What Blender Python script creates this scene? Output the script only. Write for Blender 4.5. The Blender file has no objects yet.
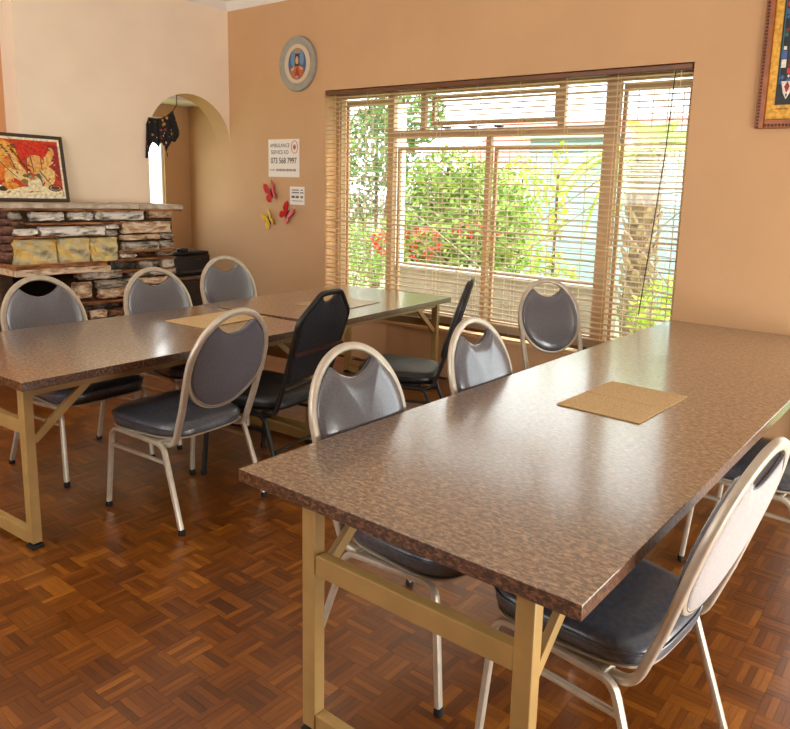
import bpy, bmesh, math, random
import numpy as np
from mathutils import Vector, Matrix
random.seed(7)
SC = bpy.context.scene
COL = SC.collection
R = math.radians

# ------------------------------------------------------------------ camera
F_PX, YAW, PITCH, ROLL, PPX, PPY = 710.9, -0.6250, -0.1732, 0.0356, 455.7, 318.6
CAM_H = 1.55
cf = Vector((math.sin(YAW)*math.cos(PITCH), math.cos(YAW)*math.cos(PITCH), math.sin(PITCH)))
cr = Vector((math.cos(YAW), -math.sin(YAW), 0))
cu = cr.cross(cf)
cr, cu = math.cos(ROLL)*cr + math.sin(ROLL)*cu, -math.sin(ROLL)*cr + math.cos(ROLL)*cu
cam = bpy.data.cameras.new('camera')
cam.sensor_fit = 'HORIZONTAL'; cam.sensor_width = 36
cam.lens = F_PX/790*36
cam.shift_x = -(PPX-395)/790
cam.shift_y = (PPY-364.5)/790
cam.clip_start = 0.02; cam.clip_end = 200
camo = bpy.data.objects.new('camera', cam); COL.objects.link(camo)
camo.matrix_world = Matrix(((cr.x, cu.x, -cf.x, 0), (cr.y, cu.y, -cf.y, 0), (cr.z, cu.z, -cf.z, CAM_H), (0, 0, 0, 1)))
SC.camera = camo

# ------------------------------------------------------------------ world, sun, window daylight, added rear fill, exposure
w = bpy.data.worlds.new('world'); SC.world = w; w.use_nodes = True
bg = w.node_tree.nodes['Background']
bg.inputs[0].default_value = (0.93, 0.97, 1.0, 1); bg.inputs[1].default_value = 5.2

def lamp(name, kind, loc, direction, energy, color, **kw):
    l = bpy.data.lights.new(name, kind); l.energy = energy; l.color = color
    for k, v in kw.items(): setattr(l, k, v)
    o = bpy.data.objects.new(name, l); COL.objects.link(o); o.location = loc
    o.rotation_euler = Vector(direction).to_track_quat('-Z', 'Y').to_euler()
    return o
lamp('sun', 'SUN', (0, 8, 12), (-0.22, -0.42, -0.88), 9.5, (1, .94, .84), angle=R(2))
lamp('daylight_right_window', 'AREA', (1.56, 2.4, .68), (-1, 0, 0), 95, (1, .95, .87), shape='RECTANGLE', size=2.4, size_y=1.15)
lamp('rear_fill', 'AREA', (-3.6, -2.26, 2.2), (0, 1, 0.75), 108, (1, .92, .80), shape='RECTANGLE', size=4.0, size_y=1.3, spread=R(120))  # added fill behind the camera, aimed up so the ceiling brightens the room
SC.view_settings.view_transform = 'Standard'
SC.view_settings.look = 'None'
SC.view_settings.gamma = 1
SC.view_settings.use_curve_mapping = False
SC.view_settings.exposure = 0.0
SC.cycles.use_denoising = True
SC.cycles.max_bounces = 8
SC.cycles.diffuse_bounces = 5
SC.cycles.transparent_max_bounces = 16
SC.cycles.caustics_reflective = False
SC.cycles.sample_clamp_indirect = 6

# ------------------------------------------------------------------ materials
def S(r, g, b):
    def c(v):
        v /= 255
        return v/12.92 if v <= .04045 else ((v+.055)/1.055)**2.4
    return (c(r), c(g), c(b), 1)
MATS = {}
def mat(name, col, rough=.6, metal=0, spec=.5, coat=0, var=0, vscale=30, bump=0, bscale=60, vstretch=(1, 1, 1), col2=None, detail=4, ramp=(.35, .65), sheen=0, trans=0):
    if name in MATS: return MATS[name]
    m = bpy.data.materials.new(name); m.use_nodes = True
    nt = m.node_tree; b = nt.nodes['Principled BSDF']
    b.inputs['Base Color'].default_value = col
    b.inputs['Roughness'].default_value = rough
    b.inputs['Metallic'].default_value = metal
    b.inputs['Specular IOR Level'].default_value = spec
    if coat:
        b.inputs['Coat Weight'].default_value = coat; b.inputs['Coat Roughness'].default_value = .12
    if sheen: b.inputs['Sheen Weight'].default_value = sheen
    tc = nt.nodes.new('ShaderNodeTexCoord')
    if col2 is not None or var:
        mp = nt.nodes.new('ShaderNodeMapping'); mp.inputs['Scale'].default_value = vstretch
        nt.links.new(tc.outputs['Object'], mp.inputs[0])
        n = nt.nodes.new('ShaderNodeTexNoise'); n.inputs['Scale'].default_value = vscale; n.inputs['Detail'].default_value = detail
        nt.links.new(mp.outputs[0], n.inputs['Vector'])
        r = nt.nodes.new('ShaderNodeValToRGB')
        r.color_ramp.elements[0].position = ramp[0]; r.color_ramp.elements[1].position = ramp[1]
        if col2 is None:
            r.color_ramp.elements[0].color = tuple(v*(1-var) for v in col[:3])+(1,)
            r.color_ramp.elements[1].color = tuple(min(1, v*(1+var)) for v in col[:3])+(1,)
        else:
            r.color_ramp.elements[0].color = col; r.color_ramp.elements[1].color = col2
        nt.links.new(n.outputs['Fac'], r.inputs[0]); nt.links.new(r.outputs[0], b.inputs['Base Color'])
    if bump:
        n2 = nt.nodes.new('ShaderNodeTexNoise'); n2.inputs['Scale'].default_value = bscale; n2.inputs['Detail'].default_value = 5
        nt.links.new(tc.outputs['Object'], n2.inputs['Vector'])
        bp = nt.nodes.new('ShaderNodeBump'); bp.inputs['Strength'].default_value = bump; bp.inputs['Distance'].default_value = .01
        nt.links.new(n2.outputs['Fac'], bp.inputs['Height']); nt.links.new(bp.outputs[0], b.inputs['Normal'])
    MATS[name] = m
    return m

PAINT = mat('wall_paint', S(198, 157, 114), .75, var=.03, vscale=2, bump=.05, bscale=90)
CREAM = mat('wall_cream', S(246, 230, 206), .75, var=.03, vscale=2, bump=.05, bscale=90)
PEACH = mat('wall_peach', S(222, 166, 114), .75, var=.03, vscale=2)
CEIL = mat('ceiling_white', S(240, 238, 232), .8)
SUBFLOOR = mat('subfloor', S(46, 26, 12), .8)
LEGM = mat('cream_steel', S(172, 140, 84), .42, var=.06, vscale=12)
CHROME = mat('taupe_steel', S(196, 186, 168), .36, metal=.35, var=.07, vscale=25)
VINYL = mat('grey_vinyl', S(94, 96, 104), .24, spec=.6, coat=.5, col2=S(108, 110, 118), vscale=180, detail=2, bump=.05, bscale=40)
VINYLD = mat('charcoal_vinyl', S(62, 65, 73), .30, spec=.6, coat=.3, col2=S(80, 83, 92), vscale=60, bump=.12, bscale=22)
PALEFAB = mat('pale_fabric', S(160, 154, 154), .9, col2=S(180, 173, 171), vscale=120, detail=3, bump=.2, bscale=500, sheen=.2)
FABRIC = mat('grey_fabric', S(84, 83, 92), .9, col2=S(106, 105, 115), vscale=260, detail=2, bump=.3, bscale=500, sheen=.2)
BVINYL = mat('black_vinyl', S(26, 26, 28), .42, bump=.08, bscale=30)
BFAB = mat('black_fabric', S(22, 24, 29), .9, col2=S(44, 47, 56), vscale=130, detail=2, bump=.2, bscale=400)
BMETAL = mat('black_steel', S(24, 23, 23), .35)
RUBBER = mat('black_rubber', S(20, 19, 18), .8)
RED_BAND = mat('maroon_band', S(70, 38, 30), .6)
SLATM = mat('blind_slat_wood', S(198, 170, 134), .45, var=.08, vscale=6, vstretch=(.3, 8, 8))
HEADM = mat('blind_rail_wood', S(104, 62, 34), .45, var=.15, vscale=8, vstretch=(.4, 8, 8))
CORDM = mat('blind_cord', S(226, 206, 170), .8)
DCORD = mat('dark_cord', S(42, 36, 32), .7)
FRAMEM = mat('window_frame_paint', S(172, 144, 110), .5, var=.08, vscale=10)
BARM = mat('bar_steel', S(196, 178, 150), .5)
CORK = mat('cork', S(176, 140, 92), .85, col2=S(230, 200, 148), vscale=220, detail=3, bump=.3, bscale=260)
CLEARMAT = mat('placemat_plastic', S(196, 172, 138), .25, col2=S(180, 154, 120), vscale=90)
PAPER = mat('paper', S(236, 228, 218), .7)
INK = mat('ink', S(34, 32, 34), .7)
INKG = mat('ink_grey', S(120, 110, 104), .7)
INKR = mat('ink_red', S(196, 110, 96), .7)
REDB = mat('butterfly_red', S(196, 22, 18), .5, var=.2, vscale=60)
YELB = mat('butterfly_yellow', S(222, 178, 30), .5, var=.2, vscale=60)
DARKBODY = mat('butterfly_body', S(40, 18, 14), .7)
PRINTER = mat('printer_plastic', S(14, 14, 15), .5)
PRINTER2 = mat('printer_grey', S(64, 64, 68), .4)
DARKWOOD = mat('dark_wood', S(48, 34, 26), .5, var=.2, vscale=12)
MORTAR = mat('mortar', S(84, 62, 44), .95, var=.3, vscale=30)
SOOT = mat('soot', S(22, 18, 16), .95, var=.3, vscale=20)
SLABM = mat('mantel_slab', S(168, 156, 140), .7, col2=S(212, 200, 182), vscale=14, bump=.5, bscale=40)
STONE = {
 'w': mat('stone_pale', S(116, 108, 100), .75, col2=S(244, 240, 230), vscale=16, vstretch=(1, .6, 1.6), detail=9, ramp=(.34, .50), bump=.7, bscale=30),
 'g': mat('stone_grey', S(92, 86, 78), .75, col2=S(208, 200, 186), vscale=20, vstretch=(1, .6, 1.6), detail=9, ramp=(.34, .62), bump=.8, bscale=34),
 'p': mat('stone_peach', S(158, 112, 76), .75, col2=S(240, 218, 188), vscale=18, vstretch=(1, .6, 1.6), detail=9, ramp=(.34, .56), bump=.7, bscale=34),
 'o': mat('stone_rust', S(118, 68, 34), .8, col2=S(196, 138, 84), vscale=22, vstretch=(1, .4, 1.6), detail=8, bump=.6, bscale=40),
 'b': mat('stone_brown', S(70, 50, 38), .8, col2=S(156, 112, 78), vscale=22, detail=8, bump=.8, bscale=36),
 'd': mat('stone_dark', S(52, 50, 48), .8, col2=S(130, 124, 114), vscale=22, detail=8, ramp=(.4, .7), bump=.8, bscale=36),
 'r': mat('stone_maroon', S(84, 54, 44), .8, col2=S(150, 108, 92), vscale=20, detail=8, bump=.8, bscale=36),
}
def yellow_stone():
    m = bpy.data.materials.new('stone_yellow'); m.use_nodes = True
    nt = m.node_tree; b = nt.nodes['Principled BSDF']; b.inputs['Roughness'].default_value = .75
    tc = nt.nodes.new('ShaderNodeTexCoord')
    n = nt.nodes.new('ShaderNodeTexNoise'); n.inputs['Scale'].default_value = 6; n.inputs['Detail'].default_value = 6
    n.inputs['Distortion'].default_value = .6
    nt.links.new(tc.outputs['Object'], n.inputs['Vector'])
    r = nt.nodes.new('ShaderNodeValToRGB'); e = r.color_ramp.elements
    e[0].position = .32; e[0].color = S(132, 120, 94); e[1].position = .70; e[1].color = S(240, 190, 84)
    x = e.new(.46); x.color = S(212, 202, 162)
    x = e.new(.56); x.color = S(232, 208, 134)
    nt.links.new(n.outputs['Fac'], r.inputs[0]); nt.links.new(r.outputs[0], b.inputs['Base Color'])
    n2 = nt.nodes.new('ShaderNodeTexNoise'); n2.inputs['Scale'].default_value = 22; n2.inputs['Detail'].default_value = 6
    nt.links.new(tc.outputs['Object'], n2.inputs['Vector'])
    bp = nt.nodes.new('ShaderNodeBump'); bp.inputs['Strength'].default_value = .7; bp.inputs['Distance'].default_value = .02
    nt.links.new(n2.outputs['Fac'], bp.inputs['Height']); nt.links.new(bp.outputs[0], b.inputs['Normal'])
    return m
STONE['y'] = yellow_stone()

def laminate(edge=False):
    m = bpy.data.materials.new('brown_laminate_shaded_edge' if edge else 'brown_laminate'); m.use_nodes = True
    nt = m.node_tree; b = nt.nodes['Principled BSDF']
    b.inputs['Roughness'].default_value = .28; b.inputs['IOR'].default_value = 2.0; b.inputs['Coat Weight'].default_value = 1; b.inputs['Coat Roughness'].default_value = .17; b.inputs['Coat IOR'].default_value = 2.0
    tc = nt.nodes.new('ShaderNodeTexCoord')
    mp = nt.nodes.new('ShaderNodeMapping'); mp.inputs['Scale'].default_value = (1, 1.9, 1.9)
    nt.links.new(tc.outputs['Object'], mp.inputs[0])
    n = nt.nodes.new('ShaderNodeTexNoise'); n.inputs['Scale'].default_value = 52; n.inputs['Detail'].default_value = 6; n.inputs['Roughness'].default_value = .66; n.inputs['Distortion'].default_value = .5
    nt.links.new(mp.outputs[0], n.inputs['Vector'])
    r = nt.nodes.new('ShaderNodeValToRGB'); e = r.color_ramp.elements
    e[0].position = .37; e[0].color = S(60, 42, 30); e[1].position = .64; e[1].color = S(178, 150, 120)
    x = e.new(.5); x.color = S(120, 94, 72)
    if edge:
        e[0].color = S(40, 20, 8); e[1].color = S(82, 50, 26); e[2].color = S(140, 98, 62)  # same laminate, darkened to put the shade of the table sides into colour
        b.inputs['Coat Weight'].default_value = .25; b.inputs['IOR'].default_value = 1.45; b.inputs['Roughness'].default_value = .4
    nt.links.new(n.outputs['Fac'], r.inputs[0]); nt.links.new(r.outputs[0], b.inputs['Base Color'])
    return m
LAM = laminate(); LAM_SHADED_EDGE = laminate(True)

PITCHF, FING = 0.12, 5
def parquet():
    m = bpy.data.materials.new('parquet_wood'); m.use_nodes = True
    nt = m.node_tree; N = nt.nodes; Lk = nt.links.new; b = N['Principled BSDF']
    geo = N.new('ShaderNodeNewGeometry'); sep = N.new('ShaderNodeSeparateXYZ'); Lk(geo.outputs['Position'], sep.inputs[0])
    def M(op, a, c=None, d=None):
        n = N.new('ShaderNodeMath'); n.operation = op
        for i, v in enumerate((a, c, d)):
            if v is None: continue
            if isinstance(v, (int, float)): n.inputs[i].default_value = v
            else: Lk(v, n.inputs[i])
        return n.outputs[0]
    u = M('DIVIDE', M('ADD', sep.outputs[0], 12.0), PITCHF); v = M('DIVIDE', M('ADD', sep.outputs[1], 12.0), PITCHF)
    iu, iv = M('FLOOR', u), M('FLOOR', v)
    par = M('MODULO', M('ADD', iu, iv), 2.0)
    fu, fv = M('FLOOR', M('MULTIPLY', M('FRACT', u), FING)), M('FLOOR', M('MULTIPLY', M('FRACT', v), FING))
    # parity 1: strips stacked along x (long in y); parity 0: stacked along y
    fi = M('ADD', M('MULTIPLY', par, fu), M('MULTIPLY', M('SUBTRACT', 1.0, par), fv))
    cmb = N.new('ShaderNodeCombineXYZ'); Lk(iu, cmb.inputs[0]); Lk(iv, cmb.inputs[1]); Lk(fi, cmb.inputs[2])
    wn = N.new('ShaderNodeTexWhiteNoise'); wn.noise_dimensions = '3D'; Lk(cmb.outputs[0], wn.inputs['Vector'])
    cmb2 = N.new('ShaderNodeCombineXYZ'); Lk(iu, cmb2.inputs[0]); Lk(iv, cmb2.inputs[1]); cmb2.inputs[2].default_value = 77
    wn2 = N.new('ShaderNodeTexWhiteNoise'); Lk(cmb2.outputs[0], wn2.inputs['Vector'])
    grain = []
    for sc in ((18, 160, 1), (160, 18, 1)):
        c = N.new('ShaderNodeVectorMath'); c.operation = 'MULTIPLY'; Lk(geo.outputs['Position'], c.inputs[0]); c.inputs[1].default_value = sc
        a = N.new('ShaderNodeVectorMath'); a.operation = 'ADD'; Lk(c.outputs[0], a.inputs[0])
        s = N.new('ShaderNodeVectorMath'); s.operation = 'SCALE'; Lk(wn.outputs['Color'], s.inputs[0]); s.inputs['Scale'].default_value = 40
        Lk(s.outputs[0], a.inputs[1])
        n = N.new('ShaderNodeTexNoise'); n.inputs['Scale'].default_value = 1.0; n.inputs['Detail'].default_value = 4; Lk(a.outputs[0], n.inputs['Vector'])
        grain.append(n.outputs['Fac'])
    g = M('ADD', M('MULTIPLY', M('SUBTRACT', 1.0, par), grain[0]), M('MULTIPLY', par, grain[1]))
    t = M('ADD', M('MULTIPLY', wn.outputs['Value'], .42), M('ADD', M('MULTIPLY', wn2.outputs['Value'], .22), M('MULTIPLY', g, .42)))
    r = N.new('ShaderNodeValToRGB'); e = r.color_ramp.elements
    e[0].position = .12; e[0].color = S(68, 31, 3); e[1].position = .98; e[1].color = S(178, 112, 34)
    x = e.new(.42); x.color = S(106, 54, 5)
    x = e.new(.68); x.color = S(132, 73, 12)
    Lk(t, r.inputs[0]); Lk(r.outputs[0], b.inputs['Base Color'])
    b.inputs['Roughness'].default_value = .30; b.inputs['Coat Weight'].default_value = .7; b.inputs['Coat Roughness'].default_value = .3; b.inputs['Coat IOR'].default_value = 1.6
    bp = N.new('ShaderNodeBump'); bp.inputs['Strength'].default_value = .08; bp.inputs['Distance'].default_value = .002
    Lk(g, bp.inputs['Height']); Lk(bp.outputs[0], b.inputs['Normal'])
    return m
PARQ = parquet()

def glass():
    m = bpy.data.materials.new('window_glass'); m.use_nodes = True
    nt = m.node_tree; N = nt.nodes
    N.remove(N['Principled BSDF'])
    t = N.new('ShaderNodeBsdfTransparent'); t.inputs[0].default_value = (.97, .98, .97, 1)
    g = N.new('ShaderNodeBsdfGlossy'); g.inputs['Roughness'].default_value = .02
    
    mx = N.new('ShaderNodeMixShader'); mx.inputs[0].default_value = .05; nt.links.new(t.outputs[0], mx.inputs[1]); nt.links.new(g.outputs[0], mx.inputs[2])
    nt.links.new(mx.outputs[0], N['Material Output'].inputs[0])
    return m
GLASS = glass()

def leafmat(name, c1, c2):
    m = mat(name, c1, .6, col2=c2, vscale=5, detail=3, ramp=(.3, .7))
    b = m.node_tree.nodes['Principled BSDF']
    return m

# ------------------------------------------------------------------ mesh helpers
class MB:
    def __init__(s): s.v = []; s.f = []; s.m = []; s.flat = set()
    def add(s, vs, fs, mi=0):
        o = len(s.v); s.v += [tuple(p) for p in vs]; s.f += [tuple(i+o for i in f) for f in fs]; s.m += [mi]*len(fs); return s
    def box(s, c, d, rot=None, mi=0):
        hx, hy, hz = d[0]/2, d[1]/2, d[2]/2
        vs = [Vector((x, y, z)) for x in (-hx, hx) for y in (-hy, hy) for z in (-hz, hz)]
        if rot is not None: vs = [rot @ p for p in vs]
        c = Vector(c)
        return s.add([c+p for p in vs], [(0, 1, 3, 2), (4, 6, 7, 5), (0, 4, 5, 1), (2, 3, 7, 6), (0, 2, 6, 4), (1, 5, 7, 3)], mi)
    def span(s, x0, x1, y0, y1, z0, z1, mi=0):
        return s.box(((x0+x1)/2, (y0+y1)/2, (z0+z1)/2), (x1-x0, y1-y0, z1-z0), None, mi)
    def rbox(s, c, d, r=.005, seg=2, rot=None, mi=0):
        bm = bmesh.new(); bmesh.ops.create_cube(bm, size=1); bmesh.ops.scale(bm, vec=d, verts=bm.verts)
        bmesh.ops.bevel(bm, geom=bm.edges[:], offset=min(r, min(d)*.49), segments=seg, profile=.5, affect='EDGES')
        bm.verts.index_update(); bm.normal_update(); c = Vector(c); base = len(s.f)
        s.flat |= {base+i for i, f in enumerate(bm.faces) if max(abs(q) for q in f.normal) > .999}
        vs = [c + (rot @ v.co if rot is not None else v.co) for v in bm.verts]; fs = [[v.index for v in f.verts] for f in bm.faces]; bm.free()
        return s.add(vs, fs, mi)
    def bar(s, a, b, w, t, up=(0, 0, 1), mi=0, r=0):
        a, b = Vector(a), Vector(b); d = (b-a); L = d.length; d.normalize()
        up = Vector(up); n = up.cross(d)
        if n.length < 1e-4: n = Vector((1, 0, 0)).cross(d)
        n.normalize(); u = d.cross(n)
        rot = Matrix((d, n, u)).transposed()
        if r: return s.rbox((a+b)/2, (L, w, t), r, 2, rot, mi)
        return s.box((a+b)/2, (L, w, t), rot, mi)
    def tube(s, path, prof, closed=False, up=(0, 0, 1), mi=0):
        P = [Vector(p) for p in path]; n = len(P); T = []
        for i in range(n):
            if closed: t = P[(i+1) % n]-P[i-1]
            else: t = P[min(i+1, n-1)]-P[max(i-1, 0)]
            T.append(t.normalized())
        nn = Vector(up); nn = nn-T[0]*nn.dot(T[0])
        if nn.length < 1e-4: nn = Vector((1, 0, 0)); nn = nn-T[0]*nn.dot(T[0])
        nn.normalize(); vs = []; k = len(prof)
        for i in range(n):
            if i:
                ax = T[i-1].cross(T[i])
                if ax.length > 1e-7:
                    nn = Matrix.Rotation(T[i-1].angle(T[i]), 3, ax.normalized()) @ nn
                nn = (nn-T[i]*nn.dot(T[i])).normalized()
            bb = T[i].cross(nn)
            vs += [P[i]+nn*a+bb*b for a, b in prof]
        fs = []
        for i in range(n if closed else n-1):
            j = (i+1) % n
            fs += [(i*k+q, i*k+(q+1) % k, j*k+(q+1) % k, j*k+q) for q in range(k)]
        if not closed: fs += [tuple(range(k-1, -1, -1)), tuple((n-1)*k+q for q in range(k))]
        return s.add(vs, fs, mi)
    def rings(s, rings, cap0=True, cap1=True, mi=0):
        k = len(rings[0]); vs = [p for r in rings for p in r]; fs = []
        for i in range(len(rings)-1):
            fs += [(i*k+q, i*k+(q+1) % k, (i+1)*k+(q+1) % k, (i+1)*k+q) for q in range(k)]
        if cap0: fs.append(tuple(range(k-1, -1, -1)))
        if cap1: fs.append(tuple((len(rings)-1)*k+q for q in range(k)))
        return s.add(vs, fs, mi)
    def mesh(s, name, mats, smooth=None):
        me = bpy.data.meshes.new(name); me.from_pydata(s.v, [], s.f)
        for m in (mats if isinstance(mats, (list, tuple)) else [mats]): me.materials.append(m)
        if any(s.m): me.polygons.foreach_set('material_index', s.m)
        bm = bmesh.new(); bm.from_mesh(me); bmesh.ops.recalc_face_normals(bm, faces=bm.faces); bm.to_mesh(me); bm.free()
        if smooth is not None:
            me.polygons.foreach_set('use_smooth', [True]*len(me.polygons))
            me.set_sharp_from_angle(angle=R(smooth))
            if s.flat: me.polygons.foreach_set('use_smooth', [i not in s.flat for i in range(len(me.polygons))])
        me.update(); return me
    def build(s, name, mats, parent=None, smooth=None):
        return link(name, s.mesh(name, mats, smooth), parent)
def link(name, me, parent=None):
    o = bpy.data.objects.new(name, me); COL.objects.link(o); o.parent = parent; return o
def empty(name, loc=(0, 0, 0), rz=0):
    o = bpy.data.objects.new(name, None); COL.objects.link(o); o.location = loc; o.rotation_euler = (0, 0, rz); o.empty_display_size = .1; return o
def tag(o, label=None, cat=None, group=None, kind=None):
    if label: o['label'] = label
    if cat: o['category'] = cat
    if group: o['group'] = group
    if kind: o['kind'] = kind
    return o
def copy_tree(o, parent=None):
    c = o.copy(); COL.objects.link(c); c.parent = parent
    for ch in list(o.children): copy_tree(ch, c)
    return c
def rrect(a, b, r=.3, n=3):
    out = []; rr = min(a, b)*r
    for cx, cy, a0 in ((a/2-rr, b/2-rr, 0), (-a/2+rr, b/2-rr, 90), (-a/2+rr, -b/2+rr, 180), (a/2-rr, -b/2+rr, 270)):
        for i in range(n): 
            t = R(a0+90*i/(n-1)); out.append((cx+rr*math.cos(t), cy+rr*math.sin(t)))
    return out
def circ(r, n=8): return [(r*math.cos(2*math.pi*i/n), r*math.sin(2*math.pi*i/n)) for i in range(n)]
def fillet(pts, r, n=5):
    P = [Vector(p) for p in pts]; out = [P[0]]
    for i in range(1, len(P)-1):
        a, b = (P[i-1]-P[i]), (P[i+1]-P[i]); la, lb = a.length, b.length; a.normalize(); b.normalize()
        ang = a.angle(b); d = min(r/math.tan(ang/2), la*.48, lb*.48)
        p0, p1 = P[i]+a*d, P[i]+b*d
        for k in range(n+1):
            t = k/n; out.append((1-t)**2*p0+2*t*(1-t)*P[i]+t*t*p1)
    out.append(P[-1]); return out
def project(p):
    v = Vector(p)-Vector((0, 0, CAM_H)); c = v.dot(cf)
    return None if c < .1 else (PPX+F_PX*v.dot(cr)/c, PPY-F_PX*v.dot(cu)/c)

# ------------------------------------------------------------------ the room shell
YW, XL, XR, YB, ZC = 4.79, -6.46, 1.5, -2.2, 3.37
WX0, WX1, WZ0, WZ1 = -5.04, -1.62, 0.40, 2.45        # main window opening
DX0, DX1, DZ = -.62, 1.25, 2.0                            # glazed door beside the framed picture
def holed_wall(mb, to3, u0, u1, v0, v1, hu0, hu1, hv0, hv1, d0, d1, mi=0):
    """wall panel from plane d0 to d1 with one rectangular hole, all as solid blocks"""
    def blk(a, b, c, d):
        vs = [to3(u, v, dd) for dd in (d0, d1) for u, v in ((a, c), (b, c), (b, d), (a, d))]
        mb.add(vs, [(0, 1, 2, 3), (7, 6, 5, 4), (0, 4, 5, 1), (1, 5, 6, 2), (2, 6, 7, 3), (3, 7, 4, 0)], mi)
    blk(u0, hu0, v0, v1); blk(hu1, u1, v0, v1); blk(hu0, hu1, v0, hv0); blk(hu0, hu1, hv1, v1)
mb = MB(); holed_wall(mb, lambda u, v, d: (u, d, v), -7.2, DX0, -.02, ZC, WX0, WX1, WZ0, WZ1, YW, YW+.30)
mb.span(DX0, DX1, YW, YW+.30, DZ, ZC); mb.span(DX1, XR+.1, YW, YW+.30, -.02, ZC)
tag(mb.build('wall_window', PAINT), kind='structure')
mb = MB(); holed_wall(mb, lambda u, v, d: (d, u, v), YB, YW, -.02, ZC, 1.2, 3.6, .08, 1.28, XR, XR+.1)
tag(mb.build('wall_right', PAINT), kind='structure')
mb = MB(); holed_wall(mb, lambda u, v, d: (u, d, v), -7.6, XR+.1, -.02, ZC, -5.4, -1.4, 1.5, 2.9, YB-.1, YB)
tag(mb.build('wall_rear', PAINT), kind='structure')
# left wall: chimney breast panel with the arched opening
AY0, AY1, ASP, AR, ATH = 3.87, 4.79, 1.973, 0.46, 0.25
mb = MB(); XB = XL-ATH
mb.span(XB, XL, 2.74, AY0, -.02, ZC)
arc = [(4.33-AR*math.cos(math.pi*i/32), ASP+AR*math.sin(math.pi*i/32)) for i in range(33)]
vs = []; fs = []
for x in (XL, XB):
    for y, z in arc: vs += [(x, y, z), (x, y, ZC)]
K = 66
for i in range(32):
    a = 2*i
    fs += [(a, a+2, a+3, a+1), (K+a, K+a+1, K+a+3, K+a+2)]
mb.add(vs, fs); mb.add(vs, [(2*i, K+2*i, K+2*i+2, 2*i+2) for i in range(32)], 1)
tag(mb.build('wall_left', [CREAM, PAINT], smooth=30), kind='structure')
mb = MB(); mb.span(-7.6, -7.5, YB, 2.84, -.02, ZC); mb.span(-7.5, XB, 2.74, 2.84, -.02, ZC)
tag(mb.build('wall_recess', PEACH), kind='structure')
# alcove behind the arch
mb = MB(); holed_wall(mb, lambda u, v, d: (d, u, v), 3.0, YW, -.02, 2.45, 3.75, 4.487, .95, 2.25, -7.29, -7.19)
mb.span(-7.19, XB, 2.95, 3.0, -.02, 2.45)
tag(mb.build('wall_alcove', PAINT), kind='structure')
mb = MB(); mb.span(-7.25, XB, 2.9, YW, 2.39, 2.45); tag(mb.build('ceiling_alcove', CEIL), kind='structure')
mb = MB(); mb.span(-7.6, XR+.1, YB-.1, YW+.3, ZC, ZC+.1); tag(mb.build('ceiling', CEIL), kind='structure')
COVE = [(0, 0), (.07, 0), (.055, .02), (.025, .05), (0, .07)]
mb = MB()
pr_ = [(a, b) for a, b in COVE]
mb.add([(-6.9, YW-a, ZC-b) for a, b in COVE]+[(XR, YW-a, ZC-b) for a, b in COVE], [(i, (i+1) % 5, 5+(i+1) % 5, 5+i) for i in range(5)])
tag(mb.build('trim_1', CEIL), kind='structure')
mb = MB()
mb.add([(XL+a, 2.74, ZC-b) for a, b in COVE]+[(XL+a, YW, ZC-b) for a, b in COVE], [(i, (i+1) % 5, 5+(i+1) % 5, 5+i) for i in range(5)])
tag(mb.build('trim_2', CEIL), kind='structure')
# floor with parquet strips
mb = MB(); mb.span(-7.6, XR+.1, YB-.1, YW+.3, -.06, -.012)
floor = tag(mb.build('floor', SUBFLOOR), kind='structure')
TH = .012; g = .00035; FW = PITCHF/FING
strips = []
occ = [project(p) for p in ((-1.63, 1.22, .75), (-.54, 1.21, .75), (-.54, 4.7, .75), (-1.63, 4.7, .75))]
def inside(p, poly):
    c = False
    for i in range(len(poly)):
        a, b = poly[i-1], poly[i]
        if (a[1] > p[1]) != (b[1] > p[1]) and p[0] < (b[0]-a[0])*(p[1]-a[1])/(b[1]-a[1])+a[0]: c = not c
    return c
i0, i1 = int((-7.5+12)/PITCHF), int((XR+12)/PITCHF); j0, j1 = int((YB+12)/PITCHF)+1, int((YW+12)/PITCHF)
for i in range(i0, i1+1):
    for j in range(j0, j1+1):
        if i*PITCHF-12 < -7.2 and j*PITCHF-12 > 2.7: continue
        for k in range(FING):
            if (i+j) % 2 == 1: cx, cy, lx, ly = i*PITCHF-12+(k+.5)*FW, j*PITCHF-12+PITCHF/2, FW, PITCHF
            else: cx, cy, lx, ly = i*PITCHF-12+PITCHF/2, j*PITCHF-12+(k+.5)*FW, PITCHF, FW
            if cy+ly/2 > YW-.001: continue
            strips.append((cx, cy, lx, ly))
def score(s):
    p = project((s[0], s[1], 0))
    if p is None or not (4 < p[0] < 786 and 4 < p[1] < 725) or inside(p, occ): return 0
    if 470 < p[0] < 690 and p[1] < 729 and 520 < p[1] and p[0] < 640: return 0
    return 1/((s[0]**2+s[1]**2+2.4)**1.5)
order = sorted(range(len(strips)), key=lambda q: -score(strips[q]))
near = set(order[:300])
def strip_geo(lx, ly):
    hx, hy = lx/2-g, ly/2-g
    vs = [(sx*hx, sy*hy, z) for z in (-TH, 0) for sx, sy in ((-1, -1), (1, -1), (1, 1), (-1, 1))]
    fs = [(i, (i+1) % 4, 4+(i+1) % 4, 4+i) for i in range(4)]+[(4, 5, 6, 7)]
    return vs, fs
geoA, geoB = strip_geo(FW, PITCHF), strip_geo(PITCHF, FW)
meA = MB().add(*geoA).mesh('parquet_strip', PARQ); meB = MB().add(*geoB).mesh('parquet_strip_cross', PARQ)
rs = np.random.RandomState(3)
for q in order[:300]:
    cx, cy, lx, ly = strips[q]
    o = link('parquet_strip', meA if lx < ly else meB, floor); o.location = (cx, cy, -rs.rand()*.0006)
rest = [strips[q] for q in range(len(strips)) if q not in near]
V = []; Fc = []
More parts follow.
